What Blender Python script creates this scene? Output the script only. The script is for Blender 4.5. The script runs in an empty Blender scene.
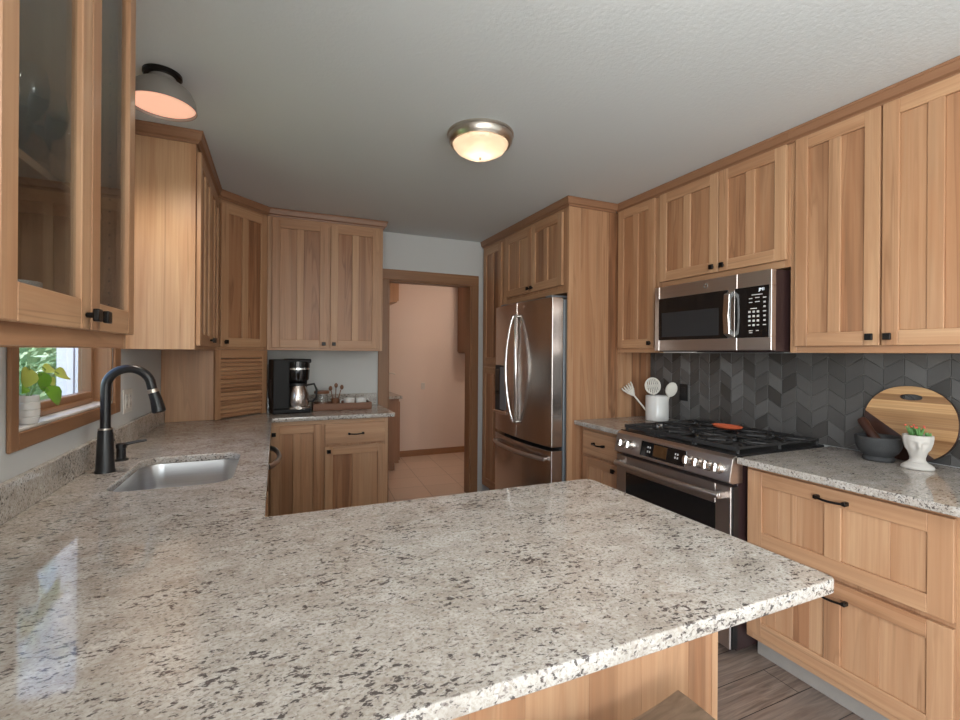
import bpy, bmesh, math, random
from mathutils import Vector, Matrix
random.seed(11)
R = math.radians
PI = math.pi
sc = bpy.context.scene
COL = sc.collection

# ------------------------------------------------------------------ camera, world, lights, exposure
cam_d = bpy.data.cameras.new('camera'); cam = bpy.data.objects.new('camera', cam_d); COL.objects.link(cam)
cam_d.sensor_width = 36.0; cam_d.lens = 463.577 / 960 * 36.0
cam_d.shift_x = 0.0; cam_d.shift_y = (353.469 - 360) / 960
cam_d.clip_start = 0.02
cam.location = (0, 0, 1.371)
cam.rotation_euler = (Matrix.Rotation(R(-23.741), 3, 'Z') @ Matrix.Rotation(R(90), 3, 'X') @ Matrix.Rotation(R(0.418), 3, 'Z')).to_euler()
sc.camera = cam

w = bpy.data.worlds.new('sky'); sc.world = w; w.use_nodes = True
nt = w.node_tree; bg = nt.nodes['Background']
sky = nt.nodes.new('ShaderNodeTexSky'); sky.sky_type = 'NISHITA'; sky.sun_disc = False
sky.sun_elevation = R(48); sky.sun_rotation = R(120); sky.air_density = 1.0; sky.dust_density = 2.0
nt.links.new(sky.outputs[0], bg.inputs[0]); bg.inputs[1].default_value = 0.8

def light(name, kind, loc, rot, energy, color=(1, 1, 1), **kw):
    d = bpy.data.lights.new(name, kind); d.energy = energy; d.color = color
    for k, v in kw.items(): setattr(d, k, v)
    o = bpy.data.objects.new(name, d); COL.objects.link(o); o.location = loc; o.rotation_euler = rot
    return o
light('sun', 'SUN', (0, 0, 10), (R(38), 0, R(60)), 3.2, (1, .96, .9), angle=R(2))
# daylight entering by the wide glazed opening of the dining side, behind the camera
light('daylight_rear', 'AREA', (0.96, -6.40, 1.25), (R(90), 0, 0), 75, (.97, .99, 1), shape='RECTANGLE', size=3.0, size_y=2.2)
# added fill light at an unseen patio opening put into the sink-side wall
light('patio_fill', 'AREA', (-.98, -1.9, 1.22), (0, R(-90), 0), 180, (.98, .99, 1), shape='RECTANGLE', size=2.1, size_y=2.6)

vs = sc.view_settings
vs.view_transform = 'Standard'; vs.look = 'None'; vs.gamma = 1.0; vs.use_curve_mapping = False
vs.exposure = 0.15

# ------------------------------------------------------------------ materials
def mat(name):
    m = bpy.data.materials.new(name); m.use_nodes = True
    return m, m.node_tree.nodes, m.node_tree.links, m.node_tree.nodes['Principled BSDF']
def pmat(name, col, rough=.5, metal=0., spec=.5, **kw):
    m, n, l, b = mat(name)
    b.inputs['Base Color'].default_value = (*col, 1); b.inputs['Roughness'].default_value = rough
    b.inputs['Metallic'].default_value = metal; b.inputs['Specular IOR Level'].default_value = spec
    for k, v in kw.items(): b.inputs[k].default_value = v
    return m
def ramp(n, stops, interp='LINEAR'):
    r = n.new('ShaderNodeValToRGB'); cr = r.color_ramp; cr.interpolation = interp
    while len(cr.elements) < len(stops): cr.elements.new(0.5)
    for e, (p, c) in zip(cr.elements, stops):
        e.position = p; e.color = (*c, 1) if len(c) == 3 else c
    return r
def mapping(n, l, src, scale, rot=(0, 0, 0)):
    m = n.new('ShaderNodeMapping'); m.inputs['Scale'].default_value = scale; m.inputs['Rotation'].default_value = rot
    l.new(src, m.inputs[0]); return m.outputs[0]
def noise(n, l, vec, scale, detail=4, rough=.55, dist=0.):
    t = n.new('ShaderNodeTexNoise'); t.inputs['Scale'].default_value = scale; t.inputs['Detail'].default_value = detail
    t.inputs['Roughness'].default_value = rough; t.inputs['Distortion'].default_value = dist
    l.new(vec, t.inputs['Vector']); return t.outputs[0]
def mixc(n, l, fac, a, b, mode='MIX'):
    m = n.new('ShaderNodeMix'); m.data_type = 'RGBA'; m.blend_type = mode
    for s, v in ((0, fac), (6, a), (7, b)):
        if hasattr(v, 'links'): l.new(v, m.inputs[s])
        elif s == 0: m.inputs[0].default_value = v
        else: m.inputs[s].default_value = (*v, 1)
    return m.outputs[2]
def mathn(n, l, op, a, b=None, clamp=False):
    m = n.new('ShaderNodeMath'); m.operation = op; m.use_clamp = clamp
    for i, v in enumerate((a, b)):
        if v is None: continue
        if hasattr(v, 'links'): l.new(v, m.inputs[i])
        else: m.inputs[i].default_value = v
    return m.outputs[0]
def bump(n, l, b, h, strength=.2, dist=.002):
    k = n.new('ShaderNodeBump'); k.inputs['Strength'].default_value = strength; k.inputs['Distance'].default_value = dist
    l.new(h, k.inputs['Height']); l.new(k.outputs[0], b.inputs['Normal'])

def wood_mat(name, light_c, mid_c, dark_c, heart_c, rough=.38, heart=.5):
    """hickory boards: every board carries its own tone and grain origin as mesh attributes"""
    m, n, l, b = mat(name)
    g = n.new('ShaderNodeAttribute'); g.attribute_name = 'gr'
    t = n.new('ShaderNodeAttribute'); t.attribute_name = 'tone'
    fine = noise(n, l, mapping(n, l, g.outputs['Vector'], (150, 150, 4)), 1, 3, .6)
    med = noise(n, l, mapping(n, l, g.outputs['Vector'], (26, 26, 1.3)), 1, 4, .55, .6)
    big = noise(n, l, mapping(n, l, g.outputs['Vector'], (9, 9, .55)), 1, 3, .5, .8)
    c1 = mixc(n, l, ramp_out(n, l, med, [(.3, (0, 0, 0)), (.72, (1, 1, 1))]), light_c, mid_c)
    c2 = mixc(n, l, mathn(n, l, 'MULTIPLY', t.outputs['Fac'], 1.0, True), c1, mixc(n, l, .70, c1, dark_c))
    hf = mathn(n, l, 'MULTIPLY', ramp_out(n, l, big, [(.49, (0, 0, 0)), (.58, (1, 1, 1))]), mathn(n, l, 'MULTIPLY', t.outputs['Fac'], heart * 1.8), True)
    c3 = mixc(n, l, hf, c2, mixc(n, l, ramp_out(n, l, med, [(.38, (0, 0, 0)), (.6, (1, 1, 1))]), heart_c, dark_c))
    rim = ramp_out(n, l, big, [(.470, (0, 0, 0)), (.492, (1, 1, 1)), (.52, (0, 0, 0))])
    c3 = mixc(n, l, mathn(n, l, 'MULTIPLY', rim, mathn(n, l, 'MULTIPLY', t.outputs['Fac'], heart * 1.1), True), c3, heart_c)
    ln = ramp_out(n, l, noise(n, l, mapping(n, l, g.outputs['Vector'], (75, 75, 1.6)), 1, 2, .6, .5), [(.40, (0, 0, 0)), (.68, (1, 1, 1))])
    c3 = mixc(n, l, mathn(n, l, 'MULTIPLY', ln, .30), c3, dark_c)
    # thin mineral streaks
    st = ramp_out(n, l, noise(n, l, mapping(n, l, g.outputs['Vector'], (34, 34, .7)), 1, 1, .5, .4), [(.66, (0, 0, 0)), (.70, (1, 1, 1)), (.73, (0, 0, 0))])
    c4 = mixc(n, l, mathn(n, l, 'MULTIPLY', st, .38), c3, heart_c)
    c5 = mixc(n, l, ramp_out(n, l, fine, [(.3, (0, 0, 0)), (.75, (.22, .22, .22))]), c4, dark_c)
    l.new(c5, b.inputs['Base Color']); b.inputs['Roughness'].default_value = rough
    b.inputs['Specular IOR Level'].default_value = .4
    bump(n, l, b, fine, .06, .001)
    return m
def ramp_out(n, l, src, stops):
    r = ramp(n, stops); l.new(src, r.inputs[0]); return r.outputs[0]

M = {}
M['wood'] = wood_mat('hickory', (.60, .385, .225), (.50, .285, .155), (.34, .155, .075), (.15, .07, .035))
M['wood_dim'] = M['wood']
M['oak'] = wood_mat('oak_trim', (.36, .19, .095), (.29, .145, .07), (.20, .095, .045), (.15, .07, .035), .4, .3)
M['crown'] = wood_mat('crown_wood', (.38, .205, .115), (.31, .16, .085), (.23, .11, .06), (.2, .1, .05), .4, .2)
M['seat_wood'] = wood_mat('weathered_wood', (.48, .36, .26), (.34, .25, .17), (.13, .09, .06), (.07, .05, .035), .5, .5)
M['board_wood'] = wood_mat('board_wood', (.70, .45, .22), (.56, .31, .13), (.12, .045, .015), (.22, .1, .04), .45, .4)
M['dark_brown'] = wood_mat('dark_brown', (.06, .022, .014), (.045, .017, .011), (.025, .011, .008), (.02, .009, .006), .4, .2)
M['tray_wood'] = wood_mat('tray_wood', (.27, .12, .06), (.21, .09, .045), (.14, .06, .03), (.1, .04, .02), .45, .3)
M['black'] = pmat('black_metal', (.012, .010, .009), .35, .6)
M['black_plastic'] = pmat('black_plastic', (.012, .012, .013), .3)
M['appliance_black'] = pmat('appliance_black', (.008, .008, .009), .5, 0, .25)
M['matte_black'] = pmat('matte_black', (.02, .02, .022), .55)
M['iron'] = pmat('cast_iron', (.025, .024, .024), .5)
M['black_glass'] = pmat('black_glass', (.010, .009, .009), .06, 0, .5)
M['dark_side'] = pmat('dark_enamel', (.035, .018, .018), .35)
M['nickel'] = pmat('brushed_nickel', (.55, .50, .44), .3, 1)
M['chrome'] = pmat('polished_steel', (.78, .77, .75), .18, 1)
M['grey_steel'] = pmat('grey_painted_steel', (.20, .22, .24), .45, .3)
M['lamp_metal'] = pmat('lamp_bronze_grey', (.30, .28, .255), .45, .4)
M['ceramic'] = pmat('white_ceramic', (.70, .69, .66), .22)
M['plaster'] = pmat('white_plaster', (.50, .47, .43), .75)
M['silicone'] = pmat('cream_silicone', (.68, .65, .58), .5)
M['white_plate'] = pmat('white_plastic', (.66, .64, .60), .4)
M['leaf'] = pmat('pothos_leaf', (.16, .36, .035), .35)
M['leaf_pale'] = pmat('pothos_pale_leaf', (.40, .48, .10), .35)
M['stem'] = pmat('green_stem', (.16, .26, .06), .5)
M['succulent'] = pmat('succulent', (.09, .22, .06), .5)
M['flower'] = pmat('red_flower', (.62, .10, .06), .5)
M['orange'] = pmat('orange_ceramic', (.55, .115, .05), .3)
M['drawn_black'] = pmat('drain_dark', (.03, .03, .03), .4)
M['legend'] = pmat('printed_legend', (.62, .60, .58), .5)
M['rubber'] = pmat('gasket', (.02, .02, .022), .7)
M['bulb'] = pmat('bulb', (1, 1, 1), .5)

def steel_mat(name, col, rough, axis):
    m, n, l, b = mat(name)
    tc = n.new('ShaderNodeTexCoord')
    s = {'h': (3, 3, 900), 'v': (900, 900, 3)}[axis]
    f = noise(n, l, mapping(n, l, tc.outputs['Object'], s), 1, 2, .5)
    l.new(ramp_out(n, l, f, [(.2, tuple(c * .88 for c in col)), (.8, tuple(min(1, c * 1.08) for c in col))]), b.inputs['Base Color'])
    b.inputs['Metallic'].default_value = 1; b.inputs['Roughness'].default_value = rough
    return m
M['steel'] = steel_mat('stainless', (.62, .565, .53), .34, 'h')
M['steel_v'] = steel_mat('stainless_upright', (.58, .53, .50), .24, 'v')
M['sink_steel'] = steel_mat('sink_steel', (.62, .61, .60), .3, 'h')

def thin_glass(name, tint=(1, 1, 1), ior=1.5, rough=0.0):
    m, n, l, b = mat(name); n.remove(b)
    o = n['Material Output']; tr = n.new('ShaderNodeBsdfTransparent'); tr.inputs[0].default_value = (*tint, 1)
    gl = n.new('ShaderNodeBsdfGlossy'); gl.inputs['Roughness'].default_value = rough
    fr = n.new('ShaderNodeFresnel'); ge = n.new('ShaderNodeNewGeometry')
    l.new(mathn(n, l, 'SUBTRACT', ior, mathn(n, l, 'MULTIPLY', ge.outputs['Backfacing'], ior - 1 / ior)), fr.inputs[0])
    mx = n.new('ShaderNodeMixShader'); l.new(fr.outputs[0], mx.inputs[0]); l.new(tr.outputs[0], mx.inputs[1]); l.new(gl.outputs[0], mx.inputs[2])
    l.new(mx.outputs[0], o.inputs[0]); return m
M['glass'] = thin_glass('window_glass')
M['cab_glass'] = thin_glass('cabinet_glass', (.80, .83, .83), 1.8)
M['ware_glass'] = thin_glass('glassware', (.985, .99, .99), 1.45)

def frosted(name, col, emit, strength):
    m, n, l, b = mat(name); n.remove(b)
    o = n['Material Output']
    tl = n.new('ShaderNodeBsdfTranslucent'); tl.inputs[0].default_value = (*col, 1)
    tr = n.new('ShaderNodeBsdfTransparent'); tr.inputs[0].default_value = (*col, 1)
    gl = n.new('ShaderNodeBsdfGlossy'); gl.inputs['Roughness'].default_value = .15
    em = n.new('ShaderNodeEmission'); em.inputs[0].default_value = (*emit, 1); em.inputs[1].default_value = strength
    a = n.new('ShaderNodeMixShader'); a.inputs[0].default_value = .35; l.new(tl.outputs[0], a.inputs[1]); l.new(tr.outputs[0], a.inputs[2])
    c = n.new('ShaderNodeMixShader'); c.inputs[0].default_value = .06; l.new(a.outputs[0], c.inputs[1]); l.new(gl.outputs[0], c.inputs[2])
    d = n.new('ShaderNodeAddShader'); l.new(c.outputs[0], d.inputs[0]); l.new(em.outputs[0], d.inputs[1])
    l.new(d.outputs[0], o.inputs[0]); return m
M['lamp_glass'] = frosted('lamp_glass', (.88, .82, .74), (1, .74, .56), .05)
def emit(name, col, s):
    m, n, l, b = mat(name); b.inputs['Base Color'].default_value = (*col, 1)
    b.inputs['Emission Color'].default_value = (*col, 1); b.inputs['Emission Strength'].default_value = s; return m
M['bulb_glow'] = emit('bulb_glow', (1, .86, .7), 2.2)
M['sink_lamp_glow'] = emit('sink_lamp_glow', (1, .56, .40), .62)
M['amber_display'] = pmat('amber_display', (.075, .036, .014), .2)
M['display_glow'] = emit('display_glow', (.85, .9, .95), .6)

def granite():
    m, n, l, b = mat('granite')
    tc = n.new('ShaderNodeTexCoord'); o = tc.outputs['Object']
    blot = noise(n, l, mapping(n, l, o, (1, 1.3, 1)), 11, 4, .6, .5)
    base = ramp_out(n, l, blot, [(.30, (.39, .35, .305)), (.50, (.50, .465, .42)), (.70, (.60, .575, .535))])
    grain = noise(n, l, o, 160, 3, .7)
    base = mixc(n, l, ramp_out(n, l, grain, [(.36, (.6, .6, .6)), (.56, (0, 0, 0))]), base, (.30, .255, .21))
    tanp = ramp_out(n, l, noise(n, l, mapping(n, l, o, (1, 2, 1.5), (0, 0, .2)), 32, 3, .6, .4), [(.58, (0, 0, 0)), (.70, (.45, .45, .45))])
    base = mixc(n, l, tanp, base, (.30, .23, .17))
    f1 = noise(n, l, mapping(n, l, o, (.72, 1.30, 1.1), (0, 0, .2)), 98, 3, .6, .35)
    dens = noise(n, l, o, 7, 2, .5)
    thr = mathn(n, l, 'ADD', f1, mathn(n, l, 'MULTIPLY', mathn(n, l, 'SUBTRACT', dens, .5), .28))
    k1 = ramp_out(n, l, thr, [(.575, (0, 0, 0)), (.645, (1, 1, 1))])
    base = mixc(n, l, mathn(n, l, 'MULTIPLY', k1, .86), base, (.045, .035, .035))
    f2 = noise(n, l, mapping(n, l, o, (.8, 1.2, 1), (0, 0, -.4)), 150, 2, .5, .5)
    k2 = ramp_out(n, l, f2, [(.59, (0, 0, 0)), (.66, (1, 1, 1))])
    base = mixc(n, l, mathn(n, l, 'MULTIPLY', k2, .6), base, (.12, .085, .08))
    f3 = noise(n, l, mapping(n, l, o, (1, 1, 1)), 70, 2, .5, .3)
    k3 = ramp_out(n, l, f3, [(.64, (0, 0, 0)), (.70, (1, 1, 1))])
    base = mixc(n, l, mathn(n, l, 'MULTIPLY', k3, .5), base, (.68, .66, .62))
    l.new(base, b.inputs['Base Color']); b.inputs['Roughness'].default_value = .07; b.inputs['Specular IOR Level'].default_value = .55
    return m
M['granite'] = granite()

def paint(name, col, bumps=.12, scale=120):
    m, n, l, b = mat(name)
    tc = n.new('ShaderNodeTexCoord')
    f = noise(n, l, tc.outputs['Object'], scale, 3, .6)
    big = noise(n, l, tc.outputs['Object'], 1.5, 2, .5)
    l.new(ramp_out(n, l, big, [(.2, tuple(c * .97 for c in col)), (.8, col)]), b.inputs['Base Color'])
    b.inputs['Roughness'].default_value = .8; b.inputs['Specular IOR Level'].default_value = .25
    bump(n, l, b, f, bumps, .004); return m
M['wall'] = paint('wall_paint', (.60, .61, .60), .05)
M['ceiling'] = paint('ceiling_paint', (.68, .715, .725), .3, 60)
M['hall_wall'] = paint('hall_paint', (.64, .52, .44), .05)

def floor_wood():
    m, n, l, b = mat('plank_floor')
    tc = n.new('ShaderNodeTexCoord'); o = tc.outputs['Object']
    br = n.new('ShaderNodeTexBrick'); l.new(o, br.inputs['Vector'])
    br.inputs['Scale'].default_value = 1; br.inputs['Brick Width'].default_value = 1.2; br.inputs['Row Height'].default_value = .15
    br.inputs['Mortar Size'].default_value = .0018; br.offset = .37
    br.inputs['Color1'].default_value = (0, 0, 0, 1); br.inputs['Color2'].default_value = (1, 1, 1, 1); br.inputs['Mortar'].default_value = (.5, .5, .5, 1)
    g = noise(n, l, mapping(n, l, o, (1.6, 22, 1)), 3, 5, .6, .8)
    f = noise(n, l, mapping(n, l, o, (1, 6, 1)), 2.5, 3, .5, .5)
    c = ramp_out(n, l, g, [(.3, (.13, .09, .068)), (.5, (.25, .18, .14)), (.7, (.38, .29, .23))])
    c = mixc(n, l, mathn(n, l, 'MULTIPLY', br.outputs['Color'], .45), c, (.28, .235, .205))
    c = mixc(n, l, ramp_out(n, l, f, [(.5, (0, 0, 0)), (.75, (.5, .5, .5))]), c, (.11, .055, .035))
    c = mixc(n, l, br.outputs['Fac'], c, (.03, .02, .015))
    l.new(c, b.inputs['Base Color']); b.inputs['Roughness'].default_value = .4
    return m
M['floor'] = floor_wood()
def floor_tile():
    m, n, l, b = mat('tile_floor')
    tc = n.new('ShaderNodeTexCoord'); o = tc.outputs['Object']
    br = n.new('ShaderNodeTexBrick'); l.new(mapping(n, l, o, (1, 1, 1), (0, 0, R(4))), br.inputs['Vector']); br.offset = 0
    br.inputs['Scale'].default_value = 1; br.inputs['Brick Width'].default_value = .36; br.inputs['Row Height'].default_value = .36
    br.inputs['Mortar Size'].default_value = .004
    br.inputs['Color1'].default_value = (.60, .46, .36, 1); br.inputs['Color2'].default_value = (.55, .42, .325, 1); br.inputs['Mortar'].default_value = (.36, .26, .19, 1)
    l.new(br.outputs['Color'], b.inputs['Base Color']); b.inputs['Roughness'].default_value = .35
    return m
M['tile_floor'] = floor_tile()
def toned(name, stops, rough, nscale=30, namt=.25):
    m, n, l, b = mat(name)
    t = n.new('ShaderNodeAttribute'); t.attribute_name = 'tone'; tc = n.new('ShaderNodeTexCoord')
    c = ramp_out(n, l, t.outputs['Fac'], stops)
    f = noise(n, l, tc.outputs['Object'], nscale, 4, .6)
    c = mixc(n, l, mathn(n, l, 'MULTIPLY', f, namt), c, (.02, .02, .022))
    l.new(c, b.inputs['Base Color']); b.inputs['Roughness'].default_value = rough
    return m
M['tile'] = toned('slate_tile', [(0, (.055, .05, .045)), (.5, (.105, .100, .095)), (1, (.19, .185, .18))], .38)
M['grout'] = pmat('grout', (.25, .24, .23), .8)
M['hedge'] = toned('hedge_leaves', [(0, (.08, .17, .07)), (.5, (.22, .36, .18)), (1, (.45, .58, .40))], .6, 5, .1)
M['siding'] = pmat('white_siding', (.72, .72, .78), .6)
M['stone'] = toned('dark_stone', [(0, (.035, .036, .036)), (1, (.075, .077, .075))], .8, 220, 1.3)
M['kick'] = toned('grey_kick', [(0, (.36, .33, .29)), (1, (.40, .37, .33))], .6, 20, .25)
M['bounce_carpet'] = pmat('pale_bounce_carpet', (.55, .53, .49), .95)
M['lawn'] = pmat('lawn', (.10, .20, .05), .9)
M['basket'] = toned('woven_basket', [(0, (.22, .16, .10)), (1, (.36, .28, .19))], .8, 200, .5)

# ------------------------------------------------------------------ mesh builder
class MB:
    def __init__(s): s.v = []; s.f = []; s.t = []; s.g = []; s.mi = []; s.sm = []
    def add(s, vs, fs, tone=None, axis=2, mi=0, smooth=False, X=None):
        off = len(s.v); tone = random.uniform(.1, .7) if tone is None else tone
        ox, oy, oz = (random.uniform(0, 40) for _ in range(3))
        a = [i for i in range(3) if i != axis]
        for p in vs:
            s.g.append((p[a[0]] + ox, p[a[1]] + oy, p[axis] + oz))
            s.v.append(tuple(X @ Vector(p)) if X is not None else tuple(p))
        for f in fs:
            s.f.append([i + off for i in f]); s.t.append(tone); s.mi.append(mi); s.sm.append(smooth)
        return s
    def box(s, a, b, axis=2, tone=None, mi=0, X=None):
        (x0, y0, z0), (x1, y1, z1) = a, b
        vs = [(x0, y0, z0), (x1, y0, z0), (x1, y1, z0), (x0, y1, z0), (x0, y0, z1), (x1, y0, z1), (x1, y1, z1), (x0, y1, z1)]
        return s.add(vs, [(0, 3, 2, 1), (4, 5, 6, 7), (0, 1, 5, 4), (1, 2, 6, 5), (2, 3, 7, 6), (3, 0, 4, 7)], tone, axis, mi, False, X)
    def prism(s, poly, h0, h1, along=2, tone=None, axis=2, mi=0, X=None, smooth=False):
        """poly in the two other axes (in axis order), extruded along an axis"""
        def P(p, h): q = list(p); q.insert(along, h); return tuple(q)
        k = len(poly); vs = [P(p, h0) for p in poly] + [P(p, h1) for p in poly]
        fs = [tuple(range(k))[::-1], tuple(range(k, 2 * k))] + [(i, (i + 1) % k, k + (i + 1) % k, k + i) for i in range(k)]
        return s.add(vs, fs, tone, axis, mi, smooth, X)
    def lathe(s, prof, seg=32, c=(0, 0, 0), tone=.4, mi=0, X=None, smooth=True, closed=False, axis=2):
        vs = []; fs = []; n = len(prof)
        for j in range(seg):
            t = 2 * PI * j / seg
            for r, z in prof: vs.append((c[0] + max(r, 1e-5) * math.cos(t), c[1] + max(r, 1e-5) * math.sin(t), c[2] + z))
        for j in range(seg):
            k = (j + 1) % seg
            for i in range(n - 1 if not closed else n):
                i2 = (i + 1) % n
                fs.append((j * n + i, k * n + i, k * n + i2, j * n + i2))
        return s.add(vs, fs, tone, axis, mi, smooth, X)
    def cyl(s, p0, p1, r0, r1=None, seg=20, tone=.4, mi=0, X=None):
        return s.tube([p0, p1], [r0, r0 if r1 is None else r1], seg, tone, mi, X)
    def tube(s, pts, r, seg=14, tone=.4, mi=0, X=None, flat=1.0):
        pts = [Vector(p) for p in pts]; n = len(pts)
        rs = r if isinstance(r, (list, tuple)) else [r] * n
        vs = []; up = None
        for i, p in enumerate(pts):
            d = (pts[min(i + 1, n - 1)] - pts[max(i - 1, 0)]).normalized()
            if up is None: up = Vector((0, 0, 1)) if abs(d.z) < .9 else Vector((1, 0, 0))
            a = d.cross(up).normalized(); bb = a.cross(d).normalized(); up = bb
            for j in range(seg):
                t = 2 * PI * j / seg; vs.append(tuple(p + a * (math.cos(t) * rs[i]) + bb * (math.sin(t) * rs[i] * flat)))
        fs = [(i * seg + j, i * seg + (j + 1) % seg, (i + 1) * seg + (j + 1) % seg, (i + 1) * seg + j) for i in range(n - 1) for j in range(seg)]
        fs += [tuple(range(seg))[::-1], tuple((n - 1) * seg + j for j in range(seg))]
        return s.add(vs, fs, tone, 2, mi, True, X)
    def ball(s, c, r, seg=16, tone=.4, mi=0, sq=(1, 1, 1), X=None):
        prof = [(math.cos(R(-90 + 180 * i / 10)) * r, math.sin(R(-90 + 180 * i / 10)) * r) for i in range(11)]
        mbx = MB(); mbx.lathe(prof, seg)
        return s.add([(c[0] + p[0] * sq[0], c[1] + p[1] * sq[1], c[2] + p[2] * sq[2]) for p in mbx.v], mbx.f, tone, 2, mi, True, X)
    def build(s, name, mats, parent=None, bevel=0.0, seg=1, angle=35, weld=False):
        me = bpy.data.meshes.new(name); me.from_pydata(s.v, [], s.f)
        for k in (mats if isinstance(mats, (list, tuple)) else [mats]): me.materials.append(k)
        a = me.attributes.new('tone', 'FLOAT', 'FACE'); a.data.foreach_set('value', s.t)
        g = me.attributes.new('gr', 'FLOAT_VECTOR', 'POINT'); g.data.foreach_set('vector', [c for p in s.g for c in p])
        me.polygons.foreach_set('material_index', s.mi); me.polygons.foreach_set('use_smooth', s.sm)
        bm = bmesh.new(); bm.from_mesh(me)
        bmesh.ops.remove_doubles(bm, verts=bm.verts, dist=1e-5) if weld else None
        bmesh.ops.recalc_face_normals(bm, faces=bm.faces); bm.to_mesh(me); bm.free()
        if any(s.sm): me.set_sharp_from_angle(angle=R(angle))
        o = bpy.data.objects.new(name, me); COL.objects.link(o)
        if parent is not None: o.parent = parent
        if bevel:
            b = o.modifiers.new('edge', 'BEVEL'); b.width = bevel; b.segments = seg; b.limit_method = 'ANGLE'; b.angle_limit = R(40)
        return o

def tag(o, label=None, cat=None, group=None, kind=None):
    if label: o['label'] = label
    if cat: o['category'] = cat
    if group: o['group'] = group
    if kind: o['kind'] = kind
    return o
def thing(name, label, cat, loc=(0, 0, 0), rot=0., group=None):
    o = bpy.data.objects.new(name, None); o.empty_display_size = .05; COL.objects.link(o)
    o.location = loc; o.rotation_euler = (0, 0, rot)
    return tag(o, label, cat, group)
def struct(name, mb, m, bevel=0, parent=None):
    o = mb.build(name, m, parent, bevel)
    if parent is None: o['kind'] = 'structure'
    return o
def copy_tree(root, loc, rotz=None, label=None):
    def cp(o, par):
        c = o.copy(); COL.objects.link(c)
        if par is not None: c.parent = par
        for ch in [k for k in kids.get(o.name, [])]: cp(ch, c)
        return c
    kids = {}
    for o in list(COL.objects):
        if o.parent: kids.setdefault(o.parent.name, []).append(o)
    r = cp(root, None); r.location = loc
    if rotz is not None: r.rotation_euler = (0, 0, rotz)
    if label: r['label'] = label
    return r
def rrect(x0, x1, y0, y1, r, k=6):
    pts = []
    for cx, cy, a in ((x1 - r, y1 - r, 0), (x0 + r, y1 - r, 90), (x0 + r, y0 + r, 180), (x1 - r, y0 + r, 270)):
        for i in range(k + 1): pts.append((cx + r * math.cos(R(a + 90 * i / k)), cy + r * math.sin(R(a + 90 * i / k))))
    return pts
def slab(name, loops, z0, z1, m, parent=None, bev=.004):
    cu = bpy.data.curves.new(name, 'CURVE'); cu.dimensions = '2D'; cu.fill_mode = 'BOTH'
    for lp in loops:
        sp = cu.splines.new('POLY'); sp.points.add(len(lp) - 1); sp.use_cyclic_u = True
        for p, q in zip(sp.points, lp): p.co = (q[0], q[1], 0, 1)
    cu.extrude = (z1 - z0) / 2 - bev; cu.bevel_depth = bev; cu.bevel_resolution = 2; cu.offset = -bev
    tmp = bpy.data.objects.new('tmp', cu); COL.objects.link(tmp)
    bpy.context.view_layer.update()
    me = bpy.data.meshes.new_from_object(tmp.evaluated_get(bpy.context.evaluated_depsgraph_get()))
    bpy.data.objects.remove(tmp); bpy.data.curves.remove(cu)
    me.name = name; me.materials.clear(); me.materials.append(m)
    for v in me.vertices: v.co.z += (z0 + z1) / 2
    me.polygons.foreach_set('use_smooth', [True] * len(me.polygons)); me.set_sharp_from_angle(angle=R(30))
    o = bpy.data.objects.new(name, me); COL.objects.link(o)
    if parent is not None: o.parent = parent
    return o
def text_mesh(name, body, size, m, parent, loc, rot, extrude=.0004):
    cu = bpy.data.curves.new(name, 'FONT'); cu.body = body; cu.size = size; cu.extrude = extrude; cu.align_x = 'CENTER'; cu.align_y = 'CENTER'
    tmp = bpy.data.objects.new('tmp', cu); COL.objects.link(tmp); bpy.context.view_layer.update()
    me = bpy.data.meshes.new_from_object(tmp.evaluated_get(bpy.context.evaluated_depsgraph_get()))
    bpy.data.objects.remove(tmp); bpy.data.curves.remove(cu)
    me.materials.clear(); me.materials.append(m)
    o = bpy.data.objects.new(name, me); COL.objects.link(o); o.parent = parent; o.location = loc; o.rotation_euler = rot
    return o

# ------------------------------------------------------------------ room shell
XR, XL, YB, H, YR = 2.589, -.673, 4.135, 2.452, -6.0
CT = .914
struct('floor', MB().box((XL - .12, -.6, -.08), (XR + .12, YB + .06, 0)), M['floor'])
struct('floor_dining', MB().box((XL - .12, YR - .12, -.08), (XR + .12, -.6, 0)), M['bounce_carpet'])  # unseen floor made pale to bounce light up to the ceiling
struct('floor_hall', MB().box((.55, YB + .06, -.08), (3.0, 6.1, .004)), M['tile_floor'])
struct('ceiling', MB().box((XL - .12, YR - .12, H), (XR + .12, YB + .12, H + .1)), M['ceiling'])
struct('ceiling_hall', MB().box((.55, YB + .12, H), (3.0, 6.1, H + .1)), M['hall_wall'])
WY0, WY1, WZ0, WZ1 = 1.718, 2.57, 1.137, 2.08
wl = MB()
PY_0, PY_1 = -3.25, -.55
wl.box((XL - .12, YR, 0), (XL, PY_0, H)); wl.box((XL - .12, PY_1, 0), (XL, WY0, H)); wl.box((XL - .12, PY_0, 2.30), (XL, PY_1, H)); wl.box((XL - .12, WY1, 0), (XL, YB + .12, H))
wl.box((XL - .12, WY0, 0), (XL, WY1, WZ0)); wl.box((XL - .12, WY0, WZ1), (XL, WY1, H))
struct('wall_left', wl, M['wall'])
struct('wall_right', MB().box((XR, YR, 0), (XR + .12, YB + .12, H)), M['wall'])
DX0, DX1, DZ = .912, 1.728, 2.035
wb = MB().box((XL, YB, 0), (DX0, YB + .12, H)).box((DX1, YB, 0), (XR, YB + .12, H)).box((DX0, YB, DZ), (DX1, YB + .12, H))
struct('wall_back', wb, M['wall'])
RX0, RX1, RZ = -.72 + .05, 2.54, 2.36
wr = MB().box((XL - .12, YR - .12, RZ), (XR + .12, YR, H)).box((RX1, YR - .12, 0), (XR + .12, YR, RZ)).box((XL - .12, YR - .12, 0), (XL + .05, YR, RZ))
struct('wall_rear', wr, M['wall'])
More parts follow.
